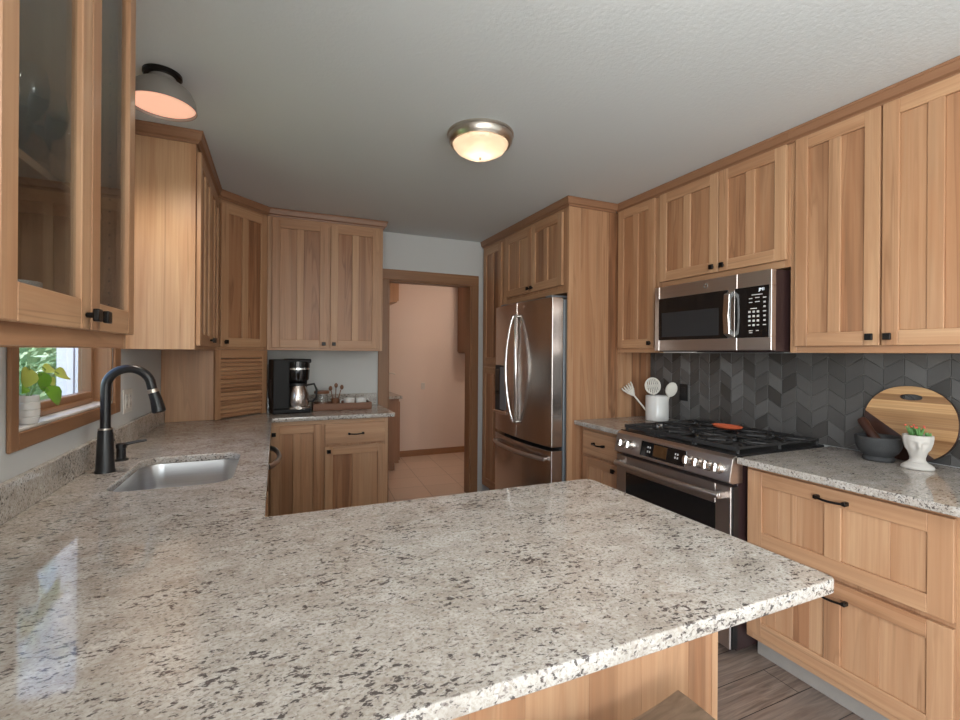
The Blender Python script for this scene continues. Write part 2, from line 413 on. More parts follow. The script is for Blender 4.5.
struct('wall_hall_back', MB().box((.55, 5.98, 0), (3.0, 6.1, H)), M['hall_wall'])
struct('wall_hall_left', MB().box((.55, YB + .12, 0), (.67, 5.98, H)), M['hall_wall'])
struct('wall_hall_right', MB().box((2.88, YB + .12, 0), (3.0, 5.98, H)), M['hall_wall'])
struct('wall_hall_front', MB().box((.67, YB + .121, 0), (DX0 - .0, YB + .13, H)).box((DX1, YB + .121, 0), (2.88, YB + .13, H)).box((DX0, YB + .121, DZ), (DX1, YB + .13, H)), M['hall_wall'])
struct('baseboard_hall', MB().box((.67, 5.965, .004), (2.88, 5.98, .085), 0), M['oak'], .002)
struct('baseboard_back', MB().box((DX1 + .068, YB - .014, 0), (1.846, YB, .085), 0), M['white_plate'], .002)
# doorway casing and jamb
dc = MB(); cw = .085
for s, x in ((-1, DX0), (1, DX1)):
    a, b = (x - cw, x + .006) if s < 0 else (x - .006, x + .066)
    dc.box((a, YB - .018, 0), (b, YB - .001, DZ - .0062), 2, .5)
    jx = (x + .001, x + .018) if s < 0 else (x - .018, x - .001)
    dc.box((jx[0], YB - .001, 0), (jx[1], YB + .125, DZ - .001), 2, .7)
dc.box((DX0 - cw, YB - .018, DZ - .006), (DX1 + .066, YB - .001, DZ + cw), 0, .3)
dc.box((DX0 + .018, YB - .001, DZ - .019), (DX1 - .018, YB + .125, DZ - .001), 0, .6)
struct('trim_1', dc, M['oak'], .003)

# window over the sink
wn = bpy.data.objects.new('window_1', None); COL.objects.link(wn); wn['kind'] = 'structure'; wn.location = (XL, WY0, WZ0)
def rel(mb, o): mb.v = [(x - o.location.x, y - o.location.y, z - o.location.z) for x, y, z in mb.v]; return mb
c = MB(); x0, x1 = XL + .001, XL + .012
c.box((x0, 1.672, WZ0 - .05), (x1, WY0, WZ1 + .06), 2, .45).box((x0, WY1, WZ0 - .05), (x1, 2.650, WZ1 + .06), 2, .4)
c.box((x0, WY0, WZ0 - .05), (x1, WY1, WZ0), 1, .5).box((x0, WY0, WZ1), (x1, WY1, WZ1 + .06), 1, .4)
rel(c, wn).build('window_casing', M['oak'], wn, .003)
j = MB()
j.box((XL - .118, WY0, WZ0), (XL, WY0 + .012, WZ1), 2, .3).box((XL - .118, WY1 - .012, WZ0), (XL, WY1, WZ1), 2, .3)
j.box((XL - .118, WY0, WZ1 - .012), (XL, WY1, WZ1), 1, .3)
rel(j, wn).build('window_jamb', M['oak'], wn, .001)
rel(MB().box((XL - .118, WY0 + .012, WZ0), (XL + .004, WY1 - .012, WZ0 + .010)), wn).build('window_sill', M['white_plate'], wn, .002)  # light wood painted white, its brightness in the light put into the colour
s = MB(); xs0, xs1 = XL - .098, XL - .060; y0, y1, z0, z1 = WY0 + .013, WY1 - .013, WZ0 + .011, WZ1 - .013
s.box((xs0, y0, z0), (xs1, y0 + .055, z1), 2, .5).box((xs0, y1 - .032, z0), (xs1, y1, z1), 2, .6)
s.box((xs0, y0 + .055, z0), (xs1, y1 - .032, z0 + .045), 1, .4).box((xs0, y0 + .055, z1 - .045), (xs1, y1 - .032, z1), 1, .4)
s.box((xs1, y0 + .055, z0), (xs1 + .012, y1 - .06, z0 + .02), 1, .3)
rel(s, wn).build('window_sash', M['oak'], wn, .003)
rel(MB().box((XL - .082, y0 + .05, z0 + .04), (XL - .078, y1 - .028, z1 - .04)), wn).build('window_pane', M['glass'], wn)

# glazed opening behind the camera
wn2 = bpy.data.objects.new('window_2', None); COL.objects.link(wn2); wn2['kind'] = 'structure'; wn2.location = (RX0, YR, 0)
f = MB()
for x in (XL + .052, .74, RX1 - .062): f.box((x, YR - .09, .004), (x + .06, YR - .03, RZ - .005), 2)
f.box((XL + .052, YR - .09, RZ - .065), (RX1 - .002, YR - .03, RZ - .005), 0).box((XL + .052, YR - .09, .004), (RX1 - .002, YR - .03, .07), 0)
rel(f, wn2).build('window_frame', M['oak'], wn2, .003)

f = MB()
for y in (PY_0 + .002, (PY_0 + PY_1) / 2 - .03, PY_1 - .062): f.box((XL - .09, y, .004), (XL - .03, y + .06, 2.295), 2)
f.box((XL - .09, PY_0 + .002, 2.235), (XL - .03, PY_1 - .002, 2.295), 1).box((XL - .09, PY_0 + .002, .004), (XL - .03, PY_1 - .002, .07), 1)
wn3 = bpy.data.objects.new('added_patio_door', None); COL.objects.link(wn3); wn3['kind'] = 'structure'; wn3.location = (XL, PY_0, 0)  # unseen patio frame, added around the opening for the fill light
rel(f, wn3).build('door_frame', M['oak'], wn3, .003)
# outside
struct('lawn', MB().box((-14, -8, -.6), (XL - .13, 24, -.5)), M['lawn'])
sd = MB()
for i in range(16):
    xa = -1.63 + i * .085
    sd.box((xa, 4.935, -.5), (xa + .070, 4.985, 2.9), 2)
sd.box((-1.63, 4.98, -.5), (-.30, 5.10, 2.9)); sd.box((-1.665, 4.93, -.5), (-1.60, 5.0, 2.9))
tag(sd.build('siding_wall', M['siding']), 'white vertical-board house wall seen through the sink window', 'wall')
hd = MB(); rng = random.Random(5)
for i in range(13000):
    t = rng.uniform(0, 1)
    cx = -2.3 - 5 * t; cy = 7.4 + rng.uniform(-1.3, 1.3) + 1.5 * t; a = rng.uniform(-.7, 1.3)
    p = Vector((cx + rng.uniform(-.3, .3), cy - .0, -.5 + 4.6 * rng.random() ** .8)) + Vector((0, rng.uniform(-.6, .2), 0))
    n = Vector((rng.gauss(0, 1), rng.gauss(-.8, 1), rng.gauss(.4, 1))).normalized(); u = n.orthogonal().normalized(); v2 = n.cross(u)
    L = rng.uniform(.03, .075); W = L * .45
    hd.add([tuple(p - u * L), tuple(p + v2 * W), tuple(p + u * L), tuple(p - v2 * W)], [(0, 1, 2, 3)], rng.random())
hd.box((-7.2, 9.3, -.5), (-2.2, 9.5, 3.6), 2, .1)
tag(hd.build('hedge', M['hedge']), 'leafy green hedge outside the sink window', 'hedge', kind='stuff')

# ------------------------------------------------------------------ cabinet kit (local frame: x to the viewer's right, y into the cabinet, z up)
def boards(mb, x0, x1, z0, z1, ya, yb, tones=(.05, .95), dark=.38):
    x = x0
    while x < x1 - 1e-4:
        wd = random.uniform(.06, .15); nx = x1 if x1 - (x + wd) < .045 else x + wd
        mb.box((x, ya, z0), (nx, yb, z1), 2, random.uniform(*tones) if random.random() > dark else random.uniform(.75, 1.3)); x = nx
def panel_front(mb, x0, x1, z0, z1, mull=1, st=.056, rl=.06, bot=None, yf=-.020, tones=(.05, .8), mw=.05, th=.019, flat=False, dark=.38):
    bot = rl if bot is None else bot
    lt = lambda: random.uniform(.0, .5)
    if flat:
        mb.box((x0, yf, z0), (x1, yf + th, z1), 0, random.uniform(.0, .4)); return
    mb.box((x0, yf, z0), (x0 + st, yf + th, z1), 2, lt()); mb.box((x1 - st, yf, z0), (x1, yf + th, z1), 2, lt())
    mb.box((x0 + st, yf, z1 - rl), (x1 - st, yf + th, z1), 0, lt()); mb.box((x0 + st, yf, z0), (x1 - st, yf + th, z0 + bot), 0, lt())
    xs = [x0 + st]
    iw = (x1 - x0 - 2 * st - mull * mw) / (mull + 1)
    x = x0 + st
    for i in range(mull + 1):
        boards(mb, x, x + iw, z0 + bot, z1 - rl, yf + .0085, yf + th - .002, tones, dark); x += iw
        if i < mull: mb.box((x, yf, z0 + bot), (x + mw, yf + th, z1 - rl), 2, lt()); x += mw
def knob(parent, x, z, y=-.020, sc_=1.0, name='knob'):
    k = MB().cyl((x, y, z), (x, y - .016, z), .0055 * sc_, .0065 * sc_, 12)
    a = .0135 * sc_
    k.box((x - a, y - .026, z - a), (x + a, y - .015, z + a))
    return k.build(name, M['black'], parent, .0025, 2)
def pull(parent, x, z, L=.100, y=-.020, m='black'):
    p = MB()
    for s in (-1, 1): p.box((x + s * L / 2 - .0075, y - .026, z - .0075), (x + s * L / 2 + .0075, y, z + .0075))
    pts = [(x - L / 2 + L * i / 10, y - .022 - .006 * math.sin(PI * i / 10), z - .003 * math.sin(PI * i / 10)) for i in range(11)]
    p.tube(pts, .0046, 10)
    return p.build('handle', M[m], parent, .002)
CZ0, CZ1 = 2.397, 2.4505
def crown_prof(z0=CZ0, z1=CZ1):
    return [(.01, z0 - .004), (-.010, z0 - .004), (-.012, z0 + .006), (-.024, z0 + .012), (-.030, z1 - .012), (-.034, z1 - .010), (-.034, z1), (.01, z1)]
def sweep(mb, path, prof, tone=.4):
    """profile (outward offset, z) swept along a plan path with mitred corners; outward = right of travel"""
    path = [Vector(p) for p in path]; n = len(path); offs = []
    for i in range(n):
        ds = []
        if i > 0: ds.append((path[i] - path[i - 1]).normalized())
        if i < n - 1: ds.append((path[i + 1] - path[i]).normalized())
        ns = [Vector((d.y, -d.x)) for d in ds]
        m = sum(ns, Vector((0, 0))).normalized(); offs.append(m / max(.3, m.dot(ns[0])))
    k = len(prof)
    for i in range(n - 1):
        vs = [(path[j].x + offs[j].x * o, path[j].y + offs[j].y * o, z) for j in (i, i + 1) for o, z in prof]
        fs = [tuple(range(k)), tuple(range(k, 2 * k))[::-1]] + [(a, (a + 1) % k, k + (a + 1) % k, k + a) for a in range(k)]
        d = path[i + 1] - path[i]
        mb.add(vs, fs, tone, 0 if abs(d.x) > abs(d.y) else 1)
def crown(parent, w, zoff, left=None, right=None):
    path = ([(0, left)] if left else []) + [(0, 0), (w, 0)] + ([(w, right)] if right else [])
    c = MB(); sweep(c, path, [(-y, z - zoff) for y, z in crown_prof()])
    return c.build('crown_moulding', M['crown'], parent)
def cabinet(name, label, cat, loc, rot, w, d, h, doors=(), drawers=(), crown_=None, toe=0., group=None, stile=.03, tones=(.05, .8), side_tone=(.1, .4), open_top=False):
    """doors: (x0, x1, z0, z1, mullions, knob_x or None, knob_z[, bottom rail]); drawers: (x0, x1, z0, z1, style, pull z)"""
    t = thing(name, label, cat, loc, rot, group)
    b = MB(); z0 = toe
    boards(b, 0, .018, z0, h, .019, d) if False else b.box((0, .019, z0), (.018, d, h), 2, random.uniform(*side_tone))
    b.box((w - .018, .019, z0), (w, d, h), 2, random.uniform(*side_tone))
    b.box((.018, .019, z0), (w - .018, d, z0 + .018), 0, .3); (None if open_top else b.box((.018, .019, h - .018), (w - .018, d, h), 0, .3)); b.box((.018, d - .008, z0 + .018), (w - .018, d, h - .018), 2, .3)
    # face frame
    b.box((0, 0, z0), (stile, .019, h), 2, random.uniform(.1, .5)); b.box((w - stile, 0, z0), (w, .019, h), 2, random.uniform(.1, .5))
    b.box((stile, 0, h - .045), (w - stile, .019, h), 0, random.uniform(.1, .4)); b.box((stile, 0, z0), (w - stile, .019, z0 + .035), 0, random.uniform(.1, .4))
    b.box((stile, .001, z0 + .035), (w - stile, .019, h - .045), 2, .5)
    if toe: b.box((0, .075, 0), (w, .09, toe), 0, .3, 1)
    b.build('carcass', [M['wood'], M['kick']], t, .0012)
    for dd in doors:
        x0, x1, za, zb, mu, kx, kz = dd[:7]
        m = MB(); panel_front(m, x0, x1, za, zb, mu, tones=tones, **(dd[7] if len(dd) > 7 else {}))
        o = m.build('door', M['wood'], t, .0016)
        if kx is not None: knob(o, kx, kz)
    for x0, x1, za, zb, style, pz in drawers:
        m = MB()
        if style == 'slab': panel_front(m, x0, x1, za, zb, flat=True)
        else: panel_front(m, x0, x1, za, zb, 1, st=.066, rl=.062, bot=.062, mw=.058, tones=(.0, .45), dark=.12)
        o = m.build('drawer', M['wood'], t, .0016)
        pull(o, (x0 + x1) / 2, pz)
    if crown_ is not None: crown(t, w, loc[2], *crown_)
    return t
RW, LW, BW = -PI / 2, PI / 2, 0.

# ---- stove wall uppers (front plane x = 2.267)
UX = 2.267; UB = 1.385
ZU = lambda z: z - UB
def rl(y): return y        # helper name for clarity
# local x = Ystart - Y
cabinet('wall_cabinet', 'tall narrow hickory wall cabinet beside the fridge enclosure, one door', 'cabinet', (UX, 2.679, UB), RW, .394, .32, 1.01,
        doors=[(.022, .372, .031, 1.008, 1, .345, .062)], crown_=(None, None))
cabinet('wall_cabinet', 'short hickory wall cabinet directly above the microwave', 'cabinet', (UX, 2.285, 1.80), RW, .841, .32, .595,
        doors=[(.022, .452, .036, .592, 1, .425, .066), (.458, .828, .036, .592, 1, .490, .066)], crown_=(None, None))
cabinet('wall_cabinet', 'tall two-door hickory wall cabinet above the mortar and cutting board', 'cabinet', (UX, 1.443, UB), RW, .746, .32, 1.01,
        doors=[(.030, .368, .031, 1.008, 1, .342, .066), (.376, .710, .031, 1.008, 1, .404, .066)], crown_=(None, None))

# ---- fridge enclosure
FX = 1.844
ep = thing('end_panel', 'full-height hickory end panel with dark streaks beside the fridge', 'panel', (FX, 2.681, 0))
e = MB(); xs = [0, .10, .235, .34, .43, .56, .70, XR - FX - .001]
e.box((0, 0, 0), (.038, .020, CZ0), 2, .25)
for i, (a, b) in enumerate(zip([.038] + xs[1:-1], xs[1:])): e.box((a, .001, 0), (b, .020, CZ0), 2, [.5, .6, .45, 1.5, .45, 1.3, .8][i])
e.build('panel', M['wood'], ep, .0008)
c = MB(); sweep(c, [(0, .020), (0, 0), (.395, 0)], [(-y, z) for y, z in crown_prof()]); c.build('crown_moulding', M['crown'], ep)
cabinet('wall_cabinet', 'two-door hickory cabinet over the fridge', 'cabinet', (FX, 3.664, 1.80), RW, .962, .60, .595,
        doors=[(.058, .492, .055, .565, 1, .468, .085), (.500, .920, .055, .565, 1, .524, .085)], crown_=(None, None), stile=.045)
cabinet('pantry_cabinet', 'narrow full-height hickory pantry between doorway and fridge', 'cabinet', (FX, 4.125, 0), RW, .459, .60, CZ0,
        doors=[(.055, .425, .13, 1.245, 1, None, 0), (.055, .425, 1.275, 2.36, 1, None, 0)], crown_=(None, None), toe=.1, stile=.05, tones=(.4, 1.0))

# ---- stove wall base units (front plane x = 1.965)
BX = 1.965
cabinet('base_cabinet', 'narrow hickory base cabinet between fridge panel and range', 'cabinet', (BX, 2.679, 0), RW, .455, .62, .882,
        doors=[(.035, .388, .125, .675, 1, .362, .64)], drawers=[(.035, .388, .695, .852, 'slab', .775)], toe=.105)
cabinet('base_cabinet', 'wide hickory drawer unit beside the range, two deep panelled drawers', 'cabinet', (BX, 1.437, 0), RW, .735, .62, .882,
        drawers=[(.014, .708, .535, .862, 'panel', .822), (.014, .708, .140, .515, 'panel', .452)], toe=.105)
cabinet('base_cabinet', 'hickory drawer unit cut off by the picture edge beyond the wide drawers', 'cabinet', (BX, .700, 0), RW, .50, .62, .882,
        drawers=[(.022, .478, .535, .862, 'panel', .822), (.022, .478, .140, .515, 'panel', .452)], toe=.105)

# ---- back wall uppers / corner / left uppers
UD = .305
cabinet('wall_cabinet', 'two-door hickory wall cabinet above the coffee maker', 'cabinet', (-.063, YB - UD, UB), BW, .865, UD - .002, 1.01,
        doors=[(.030, .428, .020, .985, 1, .402, .052), (.452, .832, .020, .985, 1, .478, .052)], crown_=(None, UD - .004), tones=(.1, .95))
def diag_cab():
    p0 = Vector((XL + UD, YB - .61)); p1 = Vector((XL + .61, YB - UD)); w_ = (p1 - p0).length
    t = thing('corner_cabinet', 'diagonal corner wall cabinet with one dark streaked door', 'cabinet', (p0.x, p0.y, UB), PI / 4)
    inv = Matrix.Rotation(-PI / 4, 2)
    pts = [inv @ (Vector(q) - p0) for q in ((p1.x, p1.y), (p1.x, YB - .002), (XL + .002, YB - .002), (XL + .002, p0.y), (p0.x, p0.y))]
    b = MB(); b.prism([(q.x, q.y + (0.019 if abs(q.y) < 1e-4 else 0)) for q in pts], 0, 1.01, 2, .3)
    b.box((0, 0, 0), (.03, .019, 1.01), 2, .5); b.box((w_ - .03, 0, 0), (w_, .019, 1.01), 2, .5); b.box((.03, 0, .965), (w_ - .03, .019, 1.01), 0, .4); b.box((.03, 0, 0), (w_ - .03, .019, .03), 0, .4)
    b.box((.03, .002, .03), (w_ - .03, .0185, .965), 2, .5)
    b.build('carcass', M['wood'], t, .001)
    m = MB(); panel_front(m, .024, w_ - .024, .020, .985, 1, tones=(.6, 1.1)); o = m.build('door', M['wood'], t, .0016); knob(o, .052, .052)
    crown(t, w_, UB)
    # appliance garage under it
    g = thing('appliance_garage', 'diagonal appliance garage with a slatted roll-up door standing on the worktop', 'cabinet', (p0.x, p0.y, CT + .001), PI / 4)
    gh = UB - CT - .003
    b = MB(); b.box((0, 0, 0), (.042, .019, gh), 2, .5); b.box((w_ - .042, 0, 0), (w_, .019, gh), 2, .5); b.box((.042, 0, gh - .055), (w_ - .042, .019, gh), 0, .4)
    q0, q1 = pts[4], pts[3]; q2 = pts[1]; q3 = pts[0]
    def wallp(a, bb, th, zb=0):
        dv = (bb - a).normalized(); nn = Vector((-dv.y, dv.x)) * th
        b.prism([(a.x, a.y), (bb.x, bb.y), (bb.x + nn.x, bb.y + nn.y), (a.x + nn.x, a.y + nn.y)], zb, gh, 2, .45)
    wallp(q0 + Vector((.012, .012)), q1.lerp(q0, .07), -.018); wallp(q1.lerp(q0, .07), q1, -.018, 1.018 - CT); wallp(q3 + Vector((-.012, .012)), q2, .018)
    b.build('side_panel', M['wood'], g, .001)
    s_ = MB(); n = 14
    for i in range(n):
        z0 = .004 + i * (gh - .062) / n; z1 = .004 + (i + 1) * (gh - .062) / n
        s_.prism([(.010, z0), (.004, z0 + .006), (.004, z1 - .010), (.0105, z1 - .002), (.018, z1 - .002), (.018, z0)], .042, w_ - .042, 0, random.uniform(.5, .75), 0)
    s_.build('tambour_door', M['wood'], g)
diag_cab()
cabinet('wall_cabinet', 'hickory wall cabinet with pale plain end panel beyond the sink window', 'cabinet', (XL + UD, 2.66, UB - .005), LW, .865 - .001, UD - .002, 1.015,
        doors=[(.024, .428, .02, .985, 1, .404, .055), (.436, .842, .02, .985, 1, .460, .055)], crown_=(UD - .004, None), side_tone=(-.25, -.2))

# ---- glazed wall cabinet in the near corner of the sink wall (hollow)
GY0, GY1 = .865, 1.597; GW = GY1 - GY0; GB = 1.378; GH = CZ0 - GB; GD = .283
g = thing('wall_cabinet', 'glass-fronted hickory wall cabinet holding glasses, before the sink window', 'cabinet', (XL + .002 + GD, GY0, GB), LW)
b = MB()
b.box((0, .019, 0), (.018, GD, GH), 2, .3); b.box((GW - .018, .019, 0), (GW, GD, GH), 2, .2); b.box((.018, .019, GH - .018), (GW - .018, GD, GH), 0, .3); b.box((.018, .019, .03), (GW - .018, GD, .048), 0, .3)
b.box((.018, GD - .008, .048), (GW - .018, GD, GH - .018), 2, .35)
b.box((0, 0, 0), (.036, .019, GH), 2, .2); b.box((GW - .024, 0, 0), (GW, .019, GH), 2, .2); b.box((.036, 0, GH - .04), (GW - .026, .019, GH), 0, .3); b.box((.036, 0, 0), (GW - .026, .019, .048), 0, .6)
b.build('carcass', M['wood'], g, .0012)
ph = MB()
for i in range(24):
    for y in (.034,): ph.cyl((GW - .0185, y, .12 + i * .032), (GW - .0178, y, .12 + i * .032), .0026, None, 8)
ph.build('shelf_pin_holes', M['drawn_black'], g)
MB().box((.019, .05, .350), (GW - .019, GD - .009, .368), 0, .3).build('shelf', M['wood'], g, .001)
for x0, x1, kx in ((.030, .390, .362), (.396, .722, .424)):
    m = MB(); st = .052; z0, z1 = .038, GH - .018
    m.box((x0, -.021, z0), (x0 + st, -.001, z1), 2, random.uniform(.2, .7)); m.box((x1 - st, -.021, z0), (x1, -.001, z1), 2, random.uniform(.1, .5))
    m.box((x0 + st, -.021, z1 - .06), (x1 - st, -.001, z1), 0, .3); m.box((x0 + st, -.021, z0), (x1 - st, -.001, z0 + .062), 0, .2)
    o = m.build('door', M['wood'], g, .002)
    MB().box((x0 + st - .004, -.011, z0 + .058), (x1 - st + .004, -.007, z1 - .056)).build('glass_pane', M['cab_glass'], o)
    knob(o, kx, .068, -.021)
crown(g, GW, GB, None, GD)

# ---- sink run and back run base units
SX = XL + .623
cabinet('base_cabinet', 'hickory sink base cabinet under the sink', 'cabinet', (SX, 1.62, 0), LW, .85, .60, .882,
        doors=[(.02, .42, .125, .70, 1, .39, .66), (.43, .83, .125, .70, 1, .46, .66)], toe=.105, open_top=True)
dw = thing('dishwasher', 'dishwasher beside the sink cabinet, only its bowed handle showing', 'dishwasher', (SX, 2.476, 0), LW)
MB().box((0, .02, .1), (.60, .59, .875)).box((.02, .07, 0.0), (.58, .55, .1)).build('body', M['black_plastic'], dw, .003)
MB().box((.004, -.018, .11), (.596, .02, .875)).build('door', M['black_glass'], dw, .004)
MB().tube([(.05 + .5 * i / 14, -.018 - .052 * math.sin(PI * i / 14) ** .6, .80) for i in range(15)], .011, 12, flat=1.3).build('handle', M['steel'], dw)
cabinet('base_cabinet', 'hickory base unit under the coffee corner, panelled door and drawer over door', 'cabinet', (-.045, 3.53, 0), BW, .832, .60, .882,
        doors=[(.015, .35, .125, .855, 1, .034, .80), (.372, .808, .125, .685, 1, .398, .655)], drawers=[(.372, .808, .705, .852, 'slab', .775)], toe=.105, tones=(.2, 1.0))
pn = thing('base_cabinet', 'hickory peninsula base clad in plain vertical boards under the overhang', 'cabinet', (XL + .002, .84, 0))
b = MB(); b.box((0, .019, .1), (1.708, .56, .882), 2, .3); b.box((0, .019, 0), (1.70, .50, .1), 0, .3)
x = 0
for i, wd in enumerate((.33, .31, .26, .25, .16,   .15, .15, .080)):
    b.box((x, 0, 0), (x + wd, .018, .882), 2, [.4, .5, .3, .45, .25, .5, .3, .75][i]); x += wd
b.box((x, -.002, 0), (1.711, .56, .882), 2, .05)
b.build('carcass', M['wood'], pn, .001)

# ------------------------------------------------------------------ worktops
ct = thing('countertop', 'speckled granite worktop running from the peninsula past the sink to the coffee corner', 'countertop', (0, 0, 0))
PX, PY0, PY1, SF, BF, BXR = 1.063, .575, 1.405, -.025, 3.495, .838
def arc(cx, cy, r, a0, a1, k=5): return [(cx + r * math.cos(R(a0 + (a1 - a0) * i / k)), cy + r * math.sin(R(a0 + (a1 - a0) * i / k))) for i in range(k + 1)]
outer = [(XL + .001, PY0)] + arc(PX - .02, PY0 + .02, .02, -90, 0) + arc(PX - .04, PY1 - .04, .04, 0, 90) + arc(SF + .012, PY1 + .012 + .01, .012, 270, 180) \
    + arc(SF + .012, BF - .012, .012, 180, 90) + arc(BXR - .02, BF + .02, .02, -90, 0) + [(BXR, YB - .001), (XL + .001, YB - .001)]
SH = rrect(-.512, -.142, 1.845, 2.382, .075)
slab('slab', [outer, SH[::-1]], .884, CT, M['granite'], ct)
u = MB().box((XL + .001, .575, CT), (XL + .021, YB - .022, 1.016)); u.build('upstand', M['granite'], ct, .003, 2)
u = MB().box((XL + .001, YB - .021, CT), (.815, YB - .001, 1.016)); u.build('upstand', M['granite'], ct, .003, 2)
for nm, y0, y1 in (('speckled granite worktop between range and fridge panel, carrying the utensil crock', 2.226, 2.678), ('speckled granite worktop under the cutting board and mortar', .1, 1.437)):
    t = thing('countertop', nm, 'countertop', (BX, y0, 0))
    o = slab('slab', [[(1.895 - BX, 0), (XR - .009 - BX, 0), (XR - .009 - BX, y1 - y0), (1.895 - BX, y1 - y0)]], .884, CT, M['granite'], t)

# sink
sk = thing('sink', 'stainless steel sink sunk into the granite under the window', 'sink', (-.32, 2.129, .70))
b = MB(); loops = []
for ins, z, r in ((-.022, .183, .09), (-.004, .183, .078), (-.003, .178, .078), (.004, .10, .075), (.012, .02, .07), (.035, .003, .055), (.08, 0, .04)):
    loops.append([(x + .32, y - 2.129, z) for x, y in rrect(-.512 + ins, -.142 - ins, 1.845 + ins, 2.382 - ins, r)])
vs = [p for lp in loops for p in lp]; k = len(loops[0])
fs = [(i * k + j, i * k + (j + 1) % k, (i + 1) * k + (j + 1) % k, (i + 1) * k + j) for i in range(len(loops) - 1) for j in range(k)] + [tuple((len(loops) - 1) * k + j for j in range(k))]
b.add(vs, fs, .4, 2, 0, True); o = b.build('basin', M['sink_steel'], sk, angle=50)
sm = o.modifiers.new('solid', 'SOLIDIFY'); sm.thickness = .0015; sm.offset = -1
MB().lathe([(0, .002), (.03, .002), (.042, .004), (.045, .001)], 24).build('drain', M['chrome'], sk)

# faucet
fc = thing('faucet', 'black gooseneck kitchen faucet with pull-down spray head behind the sink', 'faucet', (-.587, 2.167, CT))
MB().lathe([(0, 0), (.033, 0), (.033, .006), (.030, .012), (.024, .15), (.0225, .160), (0, .160)], 28).build('body', M['black_plastic'], fc)
MB().lathe([(.021, .160), (.0232, .160), (.0232, .166), (.019, .166)], 28, closed=True).build('collar', M['nickel'], fc)
pts = [(0, 0, .165), (0, 0, .25), (0, 0, .305)] + [(.072 - .072 * math.cos(R(a)), 0, .317 + .072 * math.sin(R(a))) for a in range(10, 166, 8)]
lx, lz = pts[-1][0], pts[-1][2]; dx, dz = math.sin(R(156)) * 0 + .36, -.93
MB().tube(pts + [(lx + .006, 0, lz - .03)], .0165, 18).build('spout', M['black_plastic'], fc)
ex, ez = lx + .006, lz - .032
MB().tube([(ex, 0, ez), (ex + .004, 0, ez - .012)], [.0185, .0190], 18).build('spray_collar', M['nickel'], fc)
MB().tube([(ex + .004, 0, ez - .012), (ex + .013, 0, ez - .04), (ex + .022, 0, ez - .085), (ex + .023, 0, ez - .09)], [.0185, .0205, .0235, .020], 18).build('spray_head', M['black_plastic'], fc)
MB().tube([(.0, .018, .105), (0, .045, .108)], [.013, .013], 14).tube([(0, .045, .108), (.01, .056, .112)], [.010, .008], 12).build('lever', M['black_plastic'], fc)
sd_ = thing('soap_dispenser', 'small black soap dispenser beside the faucet', 'soap dispenser', (-.59, 2.375, CT))
MB().lathe([(0, 0), (.026, 0), (.026, .005), (.017, .008), (.0165, .05), (.019, .052), (.019, .068), (.012, .072), (0, .072)], 24).build('pump', M['black_plastic'], sd_)
MB().tube([(0, 0, .064), (.05, .012, .072), (.085, .018, .076)], [.007, .006, .005], 12).build('nozzle', M['black_plastic'], sd_)

# ------------------------------------------------------------------ chevron tile
bs = thing('backsplash', 'dark grey chevron tile backsplash behind the range', 'backsplash', (XR, 2.679, CT + .001), RW)
b = MB(); b.box((.0, -.003, 0), (2.55, -.001, .47)); b.build('grout', M['grout'], bs)
b = MB(); cw_, pitch, rise, gp = .0785, .0800, .050, .0012
ncol = int(2.55 / cw_) + 1
def clip(poly, z, keep_below):
    out = []
    for i in range(len(poly)):
        a, c_ = poly[i], poly[(i + 1) % len(poly)]
        ia = (a[1] <= z) == keep_below; ic = (c_[1] <= z) == keep_below
        if ia: out.append(a)
        if ia != ic:
            t = (z - a[1]) / (c_[1] - a[1]); out.append((a[0] + (c_[0] - a[0]) * t, z))
    return out
for c_ in range(ncol):
    xa = c_ * cw_ + gp - .028; xb = xa + cw_ - 2 * gp
    xa = max(xa, .001)
    up = c_ % 2
    if xb > 2.55 or xb - xa < .01: continue
    for r_ in range(-2, 8):
        za = r_ * pitch; l0 = za + (rise if not up else 0); r0 = za + (rise if up else 0)
        poly = [(xa, l0 + gp), (xb, r0 + gp), (xb, r0 + pitch - gp), (xa, l0 + pitch - gp)]
        poly = clip(poly, .001, False) if min(p[1] for p in poly) < .001 else poly
        if len(poly) < 3: continue
        poly = clip(poly, .469, True) if max(p[1] for p in poly) > .469 else poly
        if len(poly) < 3: continue
        tn = min(1, max(0, random.gauss(.45, .18))); tn = random.choice((0., .1, .95)) if random.random() < .14 else tn
        b.prism([(p[0], p[1]) for p in poly], -.0085, -.003, 1, tn)
b.build('tiles', M['tile'], bs, .0008)

def outlet(name, label, loc, rot, m, face, w_=.072, h_=.116, gang=1, sc_=1.):
    t = thing(name, label, 'outlet', loc, rot); t.scale = (sc_, 1, sc_)
    MB().box((-w_ * gang / 2, -.006, -h_ / 2), (w_ * gang / 2, -.0005, h_ / 2)).build('cover_plate', m, t, .003, 2)
    for g_ in range(gang):
        f = MB(); f.box((0, 0, 0), (0, 0, 0)) if False else None
        cx = (g_ - (gang - 1) / 2) * .046 * 1.3
        for s in (-1, 1):
            f.box((cx - .017, -.0085, s * .02 - .014), (cx + .017, -.006, s * .02 + .014))
            for q in (-.006, .006): f.box((cx + q - .001, -.0092, s * .02 - .004), (cx + q + .001, -.0085, s * .02 + .006), mi=1)
        f.box((cx - .010, -.0083, -.008), (cx + .010, -.006, .008))
        f.build('receptacle', [face, M['drawn_black']], t, .0008)
outlet('wall_outlet', 'black outlet in the chevron tile beside the utensil crock', (XR - .009, 2.362, 1.113), RW, M['black_plastic'], M['matte_black'])
outlet('wall_outlet', 'white double outlet on the wall between sink window and appliance garage', (XL, 2.795, 1.125), LW, M['white_plate'], M['ceramic'], gang=2)
